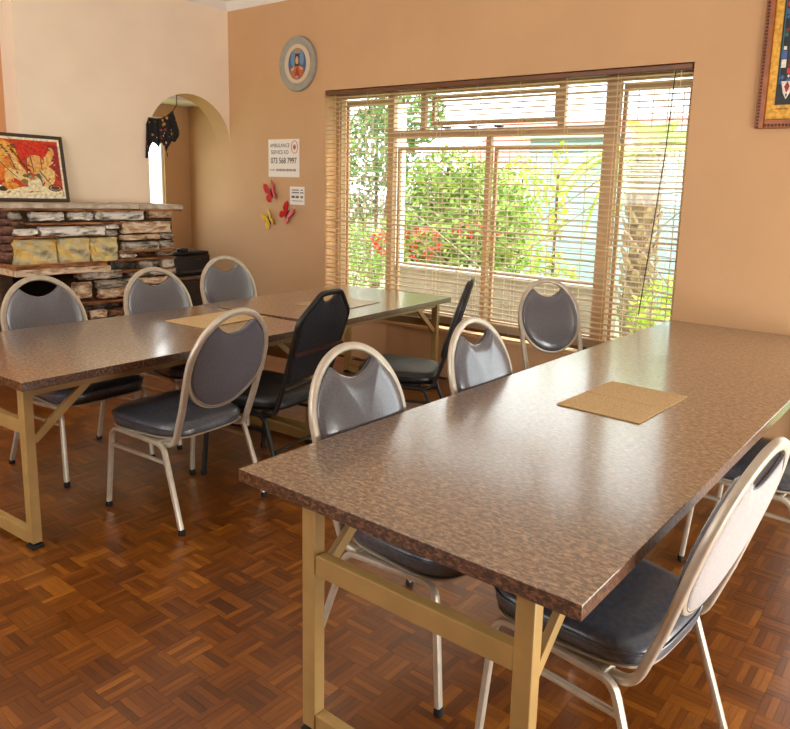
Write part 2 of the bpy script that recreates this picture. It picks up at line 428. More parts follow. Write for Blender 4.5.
for n_, (cx, cy, lx, ly) in enumerate(rest):
    vs, fs = geoA if lx < ly else geoB
    dz = -rs.rand()*.0006
    V += [(x+cx, y+cy, z+dz) for x, y, z in vs]; Fc += [tuple(a+8*n_ for a in f) for f in fs]
me = bpy.data.meshes.new('parquet'); me.from_pydata(V, [], Fc); me.materials.append(PARQ)
tag(link('parquet', me, floor), kind='stuff')

# ------------------------------------------------------------------ main window: frame, sashes, bars, panes
YF = 4.98
win = tag(empty('window_1', (0, 0, 0)), kind='structure')
def wbar(name, x0, x1, z0, z1, d=.06, m=FRAMEM, y=YF):
    return MB().rbox(((x0+x1)/2, y, (z0+z1)/2), (x1-x0, d, z1-z0), .006, 2).build(name, m, win, 40)
wbar('window_jamb', WX0, WX0+.06, WZ0, WZ1); wbar('window_jamb', WX1-.06, WX1, WZ0, WZ1)
wbar('window_head', WX0+.06, WX1-.06, WZ1-.06, WZ1); wbar('window_bottom_rail', WX0+.06, WX1-.06, WZ0, WZ0+.07)
wbar('mullion', -4.40, -4.33, WZ0+.07, WZ1-.06); wbar('mullion', -2.30, -2.19, WZ0+.07, WZ1-.06)
wbar('transom', -4.33, -2.30, 2.02, 2.09)
wbar('mullion', -4.03, -3.98, 2.09, WZ1-.06, .05); wbar('mullion', -2.69, -2.63, 2.09, WZ1-.06, .05)
wbar('mullion', -3.335, -3.285, WZ0+.07, 2.02, .05)
# casement sashes
for (x0, x1, z0, z1) in ((-4.98, -4.40, WZ0+.07, WZ1-.08), (-4.33, -3.335, WZ0+.07, 1.95), (-3.285, -2.30, WZ0+.07, 1.95), (-3.95, -2.72, 2.13, 2.38), (-2.19, -1.68, WZ0+.07, WZ1-.08)):
    mb = MB()
    for a in ((x0, x0+.03, z0, z1), (x1-.03, x1, z0, z1), (x0+.03, x1-.03, z0, z0+.03), (x0+.03, x1-.03, z1-.03, z1)):
        mb.span(a[0], a[1], YF+.035, YF+.06, a[2], a[3])
    s = mb.build('sash', FRAMEM, win)
    MB().span(x0+.03, x1-.03, YF+.045, YF+.049, z0+.03, z1-.03).build('pane', GLASS, s)
# catches
for x, z in ((-4.42, 1.67), (-4.42, 1.45), (-2.20, 1.2)):
    MB().rbox((x, YF-.03, z), (.05, .03, .012), .004).build('casement_catch', BARM, win)
for x in (-3.72, -3.45, -3.2):
    MB().rbox((x, YF-.05, 2.10), (.07, .05, .02), .006).build('fanlight_stay', BMETAL, win)
# burglar bars: thin uprights and slanting straps in each light
def bars(xs, z0, z1, diags):
    for x in xs: MB().tube([(x, YF+.075, z0), (x, YF+.075, z1)], circ(.0045, 6)).build('burglar_bar', BARM, win, 60)
    for a, b in diags: MB().tube([(a[0], YF+.075, a[1]), (b[0], YF+.075, b[1])], circ(.005, 6)).build('burglar_bar', BARM, win, 60)
bars((-4.86, -4.77, -4.68, -4.53), .47, 2.37, (((-4.96, 1.25), (-4.45, 1.75)), ((-4.96, 1.04), (-4.45, 1.5))))
bars((-4.0, -3.84, -3.64, -3.45), .47, 1.95, (((-4.3, 1.45), (-3.4, .93)), ((-4.3, 1.25), (-3.6, .85))))
bars((-3.16, -2.91, -2.77, -2.47), .47, 1.95, (((-3.2, 1.1), (-2.35, 1.7)), ((-3.2, .95), (-2.35, 1.53))))
bars((-2.09, -1.98, -1.87, -1.76), .47, 2.37, (((-2.15, 1.1), (-1.7, 1.5)), ((-2.15, 1.35), (-1.7, .9))))
MB().rbox(((WX0+WX1)/2, YW+.15, WZ0-.012), (WX1-WX0+.06, .34, .03), .006).build('window_sill', PAINT, win)

# glazed door and the added sun-blocking slab over it
d1 = tag(empty('door_1'), kind='structure')
for a in ((DX0, DX0+.07, .0, DZ), (DX1-.07, DX1, .0, DZ), (DX0+.07, DX1-.07, DZ-.07, DZ), (DX0+.07, DX1-.07, .0, .09), ((DX0+DX1)/2-.05, (DX0+DX1)/2+.05, .09, DZ-.07)):
    MB().rbox(((a[0]+a[1])/2, YF, (a[2]+a[3])/2), (a[1]-a[0], .05, a[3]-a[2]), .005).build('door_frame', FRAMEM, d1, 40)
for x0, x1 in ((DX0+.07, (DX0+DX1)/2-.05), ((DX0+DX1)/2+.05, DX1-.07)):
    MB().span(x0, x1, YF-.002, YF+.002, .09, DZ-.07).build('pane', GLASS, d1)
MB().rbox(((DX0+DX1)/2+.02, YF-.05, 1.0), (.02, .05, .14), .006).build('door_handle', CHROME, d1, 40)
mb = MB(); mb.span(DX0-.3, XR+.1, YW+.3, YW+2.2, 2.75, 2.85); tag(mb.build('sun_block_slab', CEIL), kind='structure')  # unseen slab, added to keep direct sun out of the doorway
# alcove window
w2 = tag(empty('window_2'), kind='structure')
mb = MB()
for a in ((3.75, 3.77, .95, 2.25), (4.467, 4.487, .95, 2.25), (3.77, 4.467, .95, .98), (3.77, 4.467, 2.22, 2.25)):
    mb.span(-7.26, -7.22, a[0], a[1], a[2], a[3])
mb.build('window_frame', CEIL, w2); [MB().span(-7.243, -7.239, a, b, .98, 2.22).build('pane', GLASS, w2) for a, b in ((3.77, 4.467),)]

# ------------------------------------------------------------------ tables
def table(loc, rz, L, W, label, legspan, inset=.05, far=.05):
    """origin = near-right corner on the floor; top runs +y (length) and -x (width)"""
    t = tag(empty('trestle_table', loc, rz), label, 'table', 'mottled laminate trestle tables')
    H, T = .75, .038
    mb = MB().rbox((-W/2, L/2, H-T/2), (W, L, T), .003, 2); tt = mb.build('table_top', [LAM, LAM_SHADED_EDGE], t, 35); tt.data.polygons.foreach_set('material_index', [0 if p.normal.z > .5 else 1 for p in tt.data.polygons])
    c = -W/2 + legspan[2]
    xl, xr = legspan[0], legspan[1]
    for x in (xl, xr):
        MB().rbox((x, L/2, H-T-.0225), (.03, L-.12, .045), .003).build('apron_rail', LEGM, t, 35)
    for end, yy, sg in ((0, inset, 1), (1, L-far, -1)):
        for x in (xl, xr):
            lg = MB().rbox((x, yy, (H-T)/2+.012), (.05, .04, H-T-.026), .004).build('leg', LEGM, t, 35)
            MB().rbox((x, yy, .008), (.054, .05, .016), .004).build('foot_pad', RUBBER, lg)
            MB().bar((x, yy+sg*.02, .47), (x, yy+sg*.27, H-T-.03), .022, .035, (0, 0, 1), 0, .003).build('brace', LEGM, t, 35)
        MB().rbox(((xl+xr)/2, yy, .535), (abs(xr-xl)-.05, .035, .06), .004).build('cross_rail', LEGM, t, 35)
        MB().rbox(((xl+xr)/2, yy, .045), (abs(xr-xl)-.05, .035, .06), .004).build('floor_rail', LEGM, t, 35)
    return t
table((-.54, 1.215, 0), 0, 3.565, 1.09, 'long brown laminate table reaching the wall beneath the framed beadwork picture', (-.83, -.145, 0))
table((-2.99, 1.21, 0), R(3.2), 1.70, 1.09, 'brown laminate table holding the cork mat, set in front of the fireplace', (-.985, -.088, 0), far=.0)
table((-3.11, 2.985, 0), R(6.5), 1.50, 1.10, 'brown laminate table by the window holding the pale plastic mat', (-.98, -.11, 0))

# ------------------------------------------------------------------ chairs
def bx(z): return -.24-.31*(z-.46)
BN = Vector((1, 0, .31)).normalized()
def bp_(y, z, d=0): return Vector((bx(z), y, z))+BN*d
def legs_and_seat(t, metal, seat_m, zr=.405, w=.235, sink=0):
    pf = rrect(.024, .020, .3)
    for s in (-1, 1):
        y = s*w
        full = fillet([(.235, y+s*.012, 0.012), (.20, y, zr), (-.165, y, zr-.015), (-.295, y+s*.018, 0.012)], .06)
        mid = len(full)//2
        for seg in (full[:mid+1], full[mid:]):
            lg = MB().tube(seg, pf, up=(0, 1, 0)).build('leg', metal, t, 40)
            e = seg[0] if seg is full[:mid+1] or seg[0].z < .1 else seg[-1]
            MB().rings([[(e.x+.015*math.cos(a)*k, e.y+.015*math.sin(a)*k, z) for a in [2*math.pi*i/10 for i in range(10)]] for z, k in ((0, .95), (.004, 1.05), (.022, 1.0), (.026, .9))]).build('rubber_foot', RUBBER, lg, 40)
        MB().tube([(.207, y+s*.002, zr-.085), (-.185, y+s*.004, zr-.095)], rrect(.018, .016, .3), up=(0, 1, 0)).build('stretcher', metal, t, 40)
    MB().tube([(.16, -w, zr-.004), (.16, w, zr-.004)], rrect(.02, .02, .3)).build('seat_bearer', metal, t, 40)
    MB().tube([(-.13, -w, zr-.012), (-.13, w, zr-.012)], rrect(.02, .02, .3)).build('seat_bearer', metal, t, 40)
    # cushion: rounded-square outline, wider at the front
    def ring(sc, z, n=48):
        o = []
        for i in range(n):
            a = 2*math.pi*i/n; c, s_ = math.cos(a), math.sin(a); e = 2/4.2
            X = .245*math.copysign(abs(c)**e, c); Y = .238*math.copysign(abs(s_)**e, s_)
            Y *= 1+.09*X/.245
            r = max(abs(X), abs(Y)); k = 1-(1-sc)
            o.append((.01+X*k, Y*k, z+.012*(X/.245)*(z > .43)))
        return o
    zb = zr+.012
    cu_ = MB().rings([ring(.90, zb), ring(.96, zb+.004), ring(.995, zb+.018), ring(1.0, zb+.034), ring(.985, zb+.052), ring(.94, zb+.064), ring(.8, zb+.071), ring(.5, zb+.077), ring(.2, zb+.079)])
    cu = cu_.build('seat', seat_m, t, 60)
    MB().rings([ring(.87, zb-.012), ring(.97, zb-.008), ring(.975, zb), ring(.88, zb+.001)]).build('seat_pan', metal, t, 50)
    pr = [Vector(p) for p in ring(1.006, zb+.046)]
    MB().tube(pr, circ(.0035, 6), closed=True).build('piping', seat_m, cu, 60)
    return zb

def pad_mesh(outline, cy, cz, prof, mats, name, t):
    """outline: list of (y,z); prof: list of (scale, depth)"""
    rg = []
    for sc, d in prof:
        rg.append([bp_(cy+(y-cy)*sc, cz+(z-cz)*sc, d) for y, z in outline])
    return MB().rings(rg).build(name, mats, t, 60)

def round_chair():
    t = empty('round_back_chair')
    legs_and_seat(t, CHROME, VINYLD)
    HC, HA, HB = .772, .221, .228
    pf = rrect(.024, .030, .3)
    path = []
    left = fillet([(.08, -.202, .388), (-.205, -.205, .382), tuple(bp_(-.212, .56)), tuple(bp_(-HA, .74))], .075, 6)
    path += left
    for i in range(1, 24):
        a = math.pi-math.pi*i/24; path.append(bp_(HA*math.cos(a), HC-.02+(HB+.02)*math.sin(a)))
    path += [Vector((p.x, -p.y, p.z)) for p in reversed(left)]
    MB().tube(path, pf, up=(0, 0, 1)).build('back_frame', CHROME, t, 45)
    low = [bp_((HA-.004)*math.cos(a), HC-.02+(HB-.02)*math.sin(a)) for a in [math.pi+math.pi*i/24 for i in range(25)]]
    MB().tube(low, rrect(.020, .024, .3), up=(1, 0, 0)).build('back_hoop', CHROME, t, 45)
    # padded panel with the scooped hand-hold
    rA, rB, zc = HA-.010, HB-.010, HC-.01
    out = []; a0, a1 = 58, 122
    for i in range(57):
        a = R(a1+(360-(a1-a0))*i/56); out.append((rA*math.cos(a), zc+rB*math.sin(a)))
    ya, za = out[-1]; yb, zb_ = out[0]
    for i in range(1, 12):
        k = i/12; y = ya+(yb-ya)*k; out.append((y, za-.052*math.sin(math.pi*k)**.8))
    cz = zc-.03
    bk = pad_mesh(out, 0, cz, ((.97, -.004), (1.0, .002), (.995, .012), (.965, .022), (.90, .029), (.7, .034), (.4, .036), (.12, .037)), VINYL, 'backrest', t)
    pad_mesh(out, 0, cz, ((.985, -.003), (.97, -.010), (.93, -.014), (.6, -.017), (.1, -.018)), FABRIC, 'back_panel', t)
    ed = [bp_((y)*1.0, cz+(z-cz)*1.0, -.008) for y, z in out]
    MB().tube(ed, circ(.003, 6), closed=True).build('piping', FABRIC, bk, 60)
    return t

def crown_chair():
    t = empty('crown_back_chair')
    legs_and_seat(t, BMETAL, BVINYL)
    def hoop(w0, w1, w2, zt, zs, zb):
        pts = [(-w0, zb), (-w1, zs), (-w2, zt), (w2, zt), (w1, zs), (w0, zb)]
        return pts
    left = fillet([(.08, -.195, .388), (-.205, -.2, .382), tuple(bp_(-.203, .6))], .075, 6)
    top = fillet([bp_(-.205, .6), bp_(-.222, .90), bp_(-.085, 1.032), bp_(.085, 1.032), bp_(.222, .90), bp_(.205, .6)], .075, 7)
    path = left[:-1]+top+[Vector((p.x, -p.y, p.z)) for p in reversed(left[:-1])]
    MB().tube(path, rrect(.022, .028, .3), up=(0, 0, 1)).build('back_frame', BMETAL, t, 45)
    f2 = fillet([(0, -.190, .565), (0, -.197, .62), (0, -.21, .90), (0, -.085, 1.018), (0, -.078, 1.018)], .07, 6)
    half = [(p.y, p.z) for p in f2]
    out = list(half[:-1])
    for i in range(0, 13):
        k = i/12; out.append((-.078+.156*k, 1.018-.036*math.sin(math.pi*k)**.6))
    out += [(-y, z) for y, z in reversed(half[:-1])]
    out += [(.19-.38*k/6, .565-.0*k) for k in range(1, 6)]
    bk = pad_mesh(out, 0, .76, ((.98, -.004), (1.0, .002), (.995, .012), (.96, .024), (.88, .031), (.6, .036), (.1, .037)), BVINYL, 'backrest', t)
    pad_mesh(out, 0, .76, ((.985, -.003), (.975, -.010), (.93, -.014), (.6, -.017), (.1, -.018)), BFAB, 'back_panel', t)
    MB().bar(bp_(-.205, .735, -.022), bp_(.205, .735, -.022), .014, .024, BN).build('back_band', RED_BAND, t)
    MB().tube([bp_(-.2, .53), bp_(.2, .53)], rrect(.018, .02, .3)).build('back_bar', BMETAL, t, 45)
    MB().tube([(-.24, -.24, .21), (-.24, .24, .21)], circ(.008, 8)).build('stretcher', BMETAL, t, 45)
    return t
G1 = 'grey round-back banquet chairs at the tables'; G2 = 'black crown-back chairs at the fireplace tables'
rc = round_chair(); first = [True]
SPOTS = [
 ((-3.86, 1.87), 4, 'grey round-back chair tucked at the fireplace table before the dark firebox'),
 ((-3.895, 2.565), 0, 'grey round-back chair tucked at the fireplace table before the pale stone pier'),
 ((-4.315, 3.38), -5, 'grey round-back chair standing beside the black printer'),
 ((-3.025, 1.93), 186, 'grey round-back chair with its blue-grey fabric back turned outward, beside black padded chair'),
 ((-1.36, 1.79), 0, 'grey round-back chair tucked under the long table end, opposite the one with a pale back'),
 ((-1.36, 2.565), 0, 'grey round-back chair tucked under the long table, next to side-on black chair'),
 ((-1.95, 3.99), -32, 'dark grey round-back chair standing against the blinds beside the long table'),
 ((-.72, 1.76), 175, 'round-back chair with pale fabric back and slate seat pushed half under table'),
 ((-.63, 3.20), 180, 'grey round-back chair under the long table below the framed beadwork picture'),
]
for k, (p, h, lab) in enumerate(SPOTS):
    o = rc if k == 0 else copy_tree(rc)
    o.location = (p[0], p[1], 0); o.rotation_euler = (0, 0, R(h)); tag(o, lab, 'chair', G1)
    if k == 7:                     # this chair's back is covered in a paler cloth
        for ch in o.children:
            if ch.name.startswith('back_panel'):
                ch.data = ch.data.copy(); ch.data.materials[0] = PALEFAB
cc = crown_chair()
for k, (p, h, lab) in enumerate((((-3.05, 2.475), 192, 'black chair with maroon band across its fabric back, beside grey round-back chair'),
                                 ((-2.82, 3.36), 212, 'black crown-back chair seen side-on by the window blinds'))):
    o = cc if k == 0 else copy_tree(cc)
    o.location = (p[0], p[1], 0); o.rotation_euler = (0, 0, R(h)); tag(o, lab, 'chair', G2)

# ------------------------------------------------------------------ mats on the tables
def placemat(loc, rz, w, l, m, label, panels):
    t = tag(empty('placemat', loc, rz), label, 'placemat')
    n = panels
    for i in range(n):
        MB().rbox((0, -l/2+(i+.5)*l/n, .003), (w, l/n-.006, .005), .0015).build('mat_panel', m, t, 40)
    if n > 1: MB().box((0, 0, .0012), (w-.004, .008, .002)).build('hinge_strip', DARKWOOD, t)
    return t
placemat((-1.065, 2.66, .7502), R(-2), .345, .49, CORK, 'folding tan cork mat lying on the long table', 2)
placemat((-3.66, 2.60, .7502), R(5), .33, .50, CORK, 'tan cork mat on the table in front of the fireplace', 2)
placemat((-3.62, 3.58, .7502), R(8), .40, .46, CLEARMAT, 'pale glossy plastic mat on the table by the window', 1)

# ------------------------------------------------------------------ venetian blind
vb = tag(empty('venetian_blind', (0, YW+.035, 0)), 'wide wooden venetian blind with open slats hanging across the window', 'blind')
BX0, BX1 = WX0+.012, WX1-.012
MB().rbox(((BX0+BX1)/2, -.005, 2.425), (BX1-BX0, .06, .035), .004).build('head_rail', HEADM, vb, 40)
nx = 24; vs = []; fs = []
def slat_mesh(bend):
    mb = MB(); rows = []
    for i in range(nx+1):
        u = i/nx; x = BX0+(BX1-BX0)*u
        zz = bend(u)
        rows.append([(x, -.0255, zz-.003), (x, -.012, zz+.0012), (x, 0, zz+.0024), (x, .012, zz+.0012), (x, .0255, zz-.003), (x, .0255, zz-.0065), (x, 0, zz-.0012), (x, -.0255, zz-.0065)])
    return mb.rings(rows).mesh('slat', SLATM, 50)
SL0 = slat_mesh(lambda u: 0)
rnd = random.Random(5)
zs = []; z = 2.39
while z > .52: zs.append(z); z -= .0415
for z in zs:
    kink = (0.7 < z < 1.62 and rnd.random() < .55)
    if kink:
        a, b = rnd.uniform(-.022, .016), rnd.uniform(-.016, .016)
        me = slat_mesh(lambda u, a=a, b=b: (a*max(0, (u-.93)/.07)**1.3+b*max(0, (.05-u)/.05)))
    else: me = SL0
    o = link('slat', me, vb); o.location = (0, 0, z+rnd.uniform(-.0015, .0015)); o.rotation_euler = (R(rnd.gauss(1, 4)), 0, R(rnd.gauss(0, .04)))
for k in range(6):
    o = link('slat', SL0, vb); o.location = (0, rnd.uniform(-.004, .004), .462+k*.0095); o.rotation_euler = (R(rnd.gauss(0, 2)), 0, 0)
MB().rbox(((BX0+BX1)/2, 0, .441), (BX1-BX0, .05, .022), .004).build('bottom_rail', HEADM, vb, 40)
for k in range(9):
    x = BX0+.12+(BX1-BX0-.24)*k/8
    for yy in (-.026, .026):
        MB().tube([(x, yy, 2.41), (x, yy, .445)], circ(.0016, 5)).build('ladder_cord', CORDM, vb)
MB().tube([(-1.74, -.04, 2.40), (-1.76, -.045, 1.9), (-1.81, -.045, 1.3), (-1.86, -.04, .75)], circ(.004, 6)).build('pull_cord', DCORD, vb, 60)
MB().tube([(-1.70, -.04, 2.40), (-1.70, -.045, 1.2), (-1.705, -.04, .8)], circ(.0025, 6)).build('pull_cord', CORDM, vb, 60)

# ------------------------------------------------------------------ fireplace
XF = -6.0
fp = tag(empty('stone_fireplace', (0, 0, 0)), 'stacked rough stone fireplace with mantel slab and dark firebox', 'fireplace')
mb = MB()
mb.span(XL+.002, XF-.06, 2.94, 3.83, 0, 1.307); mb.span(XL+.002, XF-.06, 2.43, 2.94, .80, 1.307)
mb.span(XL+.002, XF-.25, 2.43, 2.52, 0, .80); mb.build('core', MORTAR, fp)
mb = MB(); mb.span(XL+.003, XL+.03, 2.52, 2.94, 0, .80); mb.build('firebox_back', SOOT, fp)
def stone(y0, y1, z0, z1, kind, depth=.07, side=False):
    rr = random.Random(int(y0*7919+z0*104729+depth*31))
    bm = bmesh.new(); bmesh.ops.create_cube(bm, size=1)
    L, H = y1-y0, z1-z0; D = depth+.06
    bmesh.ops.scale(bm, vec=(D, L, H), verts=bm.verts)
    lon = [e for e in bm.edges if abs(e.verts[0].co.y-e.verts[1].co.y) > 1e-6]
    bmesh.ops.subdivide_edges(bm, edges=lon, cuts=max(1, min(6, int(L/.045))), use_grid_fill=True)
    if H > .03:
        bmesh.ops.subdivide_edges(bm, edges=[e for e in bm.edges if abs(e.verts[0].co.z-e.verts[1].co.z) > 1e-6], cuts=2 if H < .12 else 4, use_grid_fill=True)
    bmesh.ops.bevel(bm, geom=[e for e in bm.edges if e.calc_face_angle(0) > .5], offset=min(.010, H*.22), segments=1, affect='EDGES')
    for v in bm.verts:
        f = 1 if v.co.x > 0 else 0
        v.co.x += f*rr.uniform(-.020, .012); v.co.y += rr.uniform(-.012, .004)*math.copysign(1, v.co.y)*(abs(abs(v.co.y)-L/2) < .03); v.co.z += rr.uniform(-.07, .04)*min(H, .08)*math.copysign(1, v.co.z)
    bm.normal_update()
    me = bpy.data.meshes.new('stone'); bm.to_mesh(me); bm.free(); me.materials.append(STONE[kind])
    o = link('stone', me, fp)
    if side: o.rotation_euler = (0, 0, R(-90))
    return o
STONES = [
 (2.425,2.525,1.235,1.299,"g"),
 (2.575,2.842,1.225,1.296,"w"),
 (2.874,3.079,1.226,1.300,"w"),
 (3.087,3.525,1.228,1.309,"w"),
 (3.573,3.820,1.243,1.319,"p"),
 (2.435,2.550,1.184,1.219,"b"),
 (2.550,2.830,1.193,1.209,"o"),
 (2.831,3.310,1.192,1.213,"o"),
 (2.642,3.166,1.101,1.182,"w"),
 (2.452,2.627,1.110,1.164,"w"),
 (3.168,3.291,1.152,1.194,"w"),
 (3.174,3.288,1.092,1.139,"g"),
 (3.326,3.795,1.110,1.213,"p"),
 (2.450,2.793,1.088,1.105,"o"),
 (3.313,3.536,1.052,1.096,"p"),
 (3.546,3.682,1.055,1.100,"p"),
 (3.692,3.823,1.055,1.106,"g"),
 (2.445,2.769,0.863,1.080,"y"),
 (2.774,3.038,0.861,1.084,"y"),
 (3.043,3.281,0.872,1.081,"y"),
 (3.319,3.668,0.952,1.032,"g"),
 (3.679,3.820,0.964,1.037,"g"),
 (3.290,3.818,0.941,0.963,"o"),
 (3.297,3.453,0.895,0.935,"w"),
 (3.463,3.636,0.900,0.931,"b"),
 (3.641,3.817,0.900,0.937,"g"),
 (3.278,3.815,0.873,0.889,"o"),
 (3.213,3.440,0.805,0.876,"d"),
 (3.459,3.652,0.800,0.868,"g"),
 (3.682,3.814,0.788,0.881,"w"),
 (3.219,3.811,0.776,0.790,"o"),
 (2.935,3.307,0.728,0.793,"w"),
 (3.344,3.551,0.726,0.775,"g"),
 (3.561,3.811,0.727,0.783,"w"),
 (3.074,3.442,0.643,0.713,"g"),
 (3.453,3.808,0.644,0.708,"p"),
 (2.912,3.045,0.569,0.709,"p"),
 (3.096,3.345,0.558,0.637,"p"),
 (3.355,3.804,0.547,0.630,"w"),
 (2.907,3.801,0.516,0.534,"o"),
 (2.921,3.294,0.474,0.530,"d"),
 (3.304,3.549,0.452,0.525,"b"),
 (3.569,3.801,0.434,0.518,"g"),
 (2.901,3.001,0.401,0.481,"b"),
 (3.009,3.156,0.389,0.463,"p"),
 (3.174,3.337,0.377,0.452,"b"),
 (3.355,3.796,0.335,0.423,"g"),
]
for (y0, y1, z0, z1, k) in STONES:
    d = {'y': .055, 'o': .085, 'w': .07, 'p': .065, 'g': .055, 'd': .05, 'b': .045}[k]+random.Random(int(y0*1000+z0*777)).uniform(-.012, .012)
    o = stone(y0, y1, z0, z1, k, d); o.location = (XF-.06-.06+(d+.06)/2, (y0+y1)/2, (z0+z1)/2)
# lower courses behind the table
z = .335
rr = random.Random(11)
while z > .02:
    h = min(rr.uniform(.06, .10), z-.0); y = 2.92
    while y < 3.78:
        l = rr.uniform(.14, .34); l = min(l, 3.81-y)
        if l > .05:
            o = stone(y, y+l-.012, z-h+.006, z-.006, rr.choice('wgpbo'), .06); o.location = (XF-.09, y+l/2, z-h/2)
        y += l
    z -= h
# left return face (maroon-brown stones) and the lintel ledge
z = 1.31
while z > .90:
    h = rr.uniform(.05, .085); x = XF-.02
    while x > XL+.04:
        l = min(rr.uniform(.10, .22), x-XL-.01)
        if l > .04 and z-h > .87:
            o = stone(0, l-.01, z-h+.005, z-.005, rr.choice('rrbd'), .05, True); o.location = (x-l/2, 2.43-.005, z-h/2)
        x -= l
    z -= h
def slab(name, x0, x1, y0, y1, z0, z1, m, parent, seed):
    rr = random.Random(seed); bm = bmesh.new(); bmesh.ops.create_cube(bm, size=1)
    bmesh.ops.scale(bm, vec=(x1-x0, y1-y0, z1-z0), verts=bm.verts)
    bmesh.ops.subdivide_edges(bm, edges=[e for e in bm.edges if abs(e.verts[0].co.y-e.verts[1].co.y) > 1e-6], cuts=8, use_grid_fill=True)
    bmesh.ops.bevel(bm, geom=[e for e in bm.edges if e.calc_face_angle(0) > .5], offset=.005, segments=1, affect='EDGES')
    for v in bm.verts:
        if v.co.x > 0: v.co.x += rr.uniform(-.008, .008)
        v.co.z += rr.uniform(-.0015, .0015)
    bm.normal_update(); me = bpy.data.meshes.new(name); bm.to_mesh(me); bm.free(); me.materials.append(m)
    o = link(name, me, parent); o.location = ((x0+x1)/2, (y0+y1)/2, (z0+z1)/2); return o
slab('mantel_slab', XL+.002, -5.92, 2.30, 3.44, 1.325, 1.362, SLABM, fp, 1)
slab('mantel_slab', XL+.002, -5.93, 3.446, 3.87, 1.325, 1.365, SLABM, fp, 2)
slab('ledge_stone', -6.25, -5.93, 2.36, 3.86, 1.308, 1.324, STONE['o'], fp, 3)
slab('lintel_stone', -6.3, -5.88, 2.39, 3.14, .805, .855, STONE['p'], fp, 4)
slab('lintel_stone', -6.3, -5.895, 2.40, 3.12, .857, .885, STONE['o'], fp, 5)
slab('hearth_stone', XL+.002, -5.75, 2.3, 3.9, .001, .06, STONE['b'], fp, 6)

# ------------------------------------------------------------------ flat pictures
def canvas(name, shapes, o3, u3, v3, n3, parent, bg_):
    """bg + polygons layered on a plane; every colour its own material slot"""
    mb = MB(); mats = []; idx = {}
    o3, u3, v3, n3 = map(Vector, (o3, u3, v3, n3))
    for k, (col, poly) in enumerate([(bg_, [(0, 0), (1, 0), (1, 1), (0, 1)])]+shapes):
        if col not in idx:
            idx[col] = len(mats); mats.append(mat('paint_%02x%02x%02x' % col, S(*col), .55, var=.25, vscale=45))
        pts = [o3+u3*u+v3*v+n3*(.00006*k) for u, v in poly]
        mb.add(pts, [tuple(range(len(pts)))], idx[col])
    me = bpy.data.meshes.new(name); me.from_pydata(mb.v, [], mb.f)
    for m in mats: me.materials.append(m)
    me.polygons.foreach_set('material_index', mb.m); me.update()
    return link(name, me, parent)
def ell(cx, cy, rx, ry, n=20, a0=0, a1=360, rot=0):
    out = []
    for i in range(n):
        a = R(a0+(a1-a0)*i/(n if a1-a0 == 360 else n-1)); x, y = rx*math.cos(a), ry*math.sin(a)
        c, s = math.cos(R(rot)), math.sin(R(rot)); out.append((cx+x*c-y*s, cy+x*s+y*c))
    return out
def clampp(poly): return [(min(.995, max(.005, u)), min(.995, max(.005, v))) for u, v in poly]

# painting leaning on the mantel
pw, ph = .62, .555
pt = tag(empty('painting', (-6.34, 3.055, 1.366)), 'framed orange and red figure painting leaning on the mantel slab', 'painting')
pt.rotation_euler = (0, R(-9.5), 0)
fm = mat('painting_frame_wood', S(66, 50, 34), .5)
mb = MB()
for a in ((-pw, -pw+.028, 0, ph), (-.028, 0, 0, ph), (-pw+.028, -.028, 0, .028), (-pw+.028, -.028, ph-.028, ph)):
    mb.rbox((-.008, (a[0]+a[1])/2, (a[2]+a[3])/2), (.024, a[1]-a[0], a[3]-a[2]), .004)
mb.build('frame', fm, pt, 40)
MB().span(-.016, -.006, -pw+.01, -.01, .01, ph-.01).build('backing_board', DARKWOOD, pt)
sh = [((236, 226, 196), [(0, 0), (1, 0), (1, 1), (0, 1)]),
 ((205, 62, 20), [(.04, .05), (.97, .05), (.97, .96), (.04, .96)]),
 ((226, 120, 30), ell(.2, .62, .2, .33)), ((238, 178, 70), ell(.22, .72, .17, .2)),
 ((214, 44, 14), [(.36, .9), (.95, .94), (.96, .55), (.7, .5), (.45, .62)]),
 ((150, 36, 40), [(.82, .9), (.96, .9), (.96, .3), (.86, .32)]),
 ((244, 228, 186), [(.05, .05), (.96, .05), (.96, .14), (.66, .22), (.3, .17), (.05, .24)]),
 ((236, 176, 100), ell(.62, .56, .13, .16)), ((238, 190, 116), ell(.31, .60, .07, .2, rot=20)), ((222, 140, 58), ell(.27, .56, .09, .13)),
 ((240, 200, 130), ell(.77, .36, .11, .17, rot=-12)), ((236, 184, 104), ell(.8, .64, .05, .2, rot=-22)), ((232, 168, 92), ell(.86, .78, .045, .08)),
 ((240, 196, 120), ell(.4, .48, .05, .2, rot=30)), ((242, 206, 140), ell(.34, .38, .06, .17, rot=55)), ((240, 190, 110), ell(.24, .3, .06, .15)),
 ((226, 150, 50), ell(.24, .2, .12, .06)), ((90, 100, 50), ell(.5, .37, .08, .03)), ((86, 100, 96), ell(.64, .3, .05, .12)),
 ((236, 220, 180), ell(.58, .23, .1, .14)), ((150, 140, 110), ell(.55, .34, .05, .04)),
 ((74, 36, 28), ell(.86, .18, .1, .06)), ((224, 190, 150), ell(.86, .18, .075, .04)), ((96, 50, 34), ell(.86, .18, .065, .033)),
 ((60, 30, 26), ell(.14, .15, .06, .04)), ((150, 110, 60), ell(.44, .27, .05, .05))]
for k in range(14):
    sh.append(((52, 40, 26), ell(.08+.34*((k*37) % 100)/100, .74+.14*((k*53) % 100)/100, .018, .014, 8)))
for k in range(10): sh.append(((92, 60, 30), ell(.30+.018*k, .84-.035*k, .014, .008, 8, rot=-50)))
rq = random.Random(4)
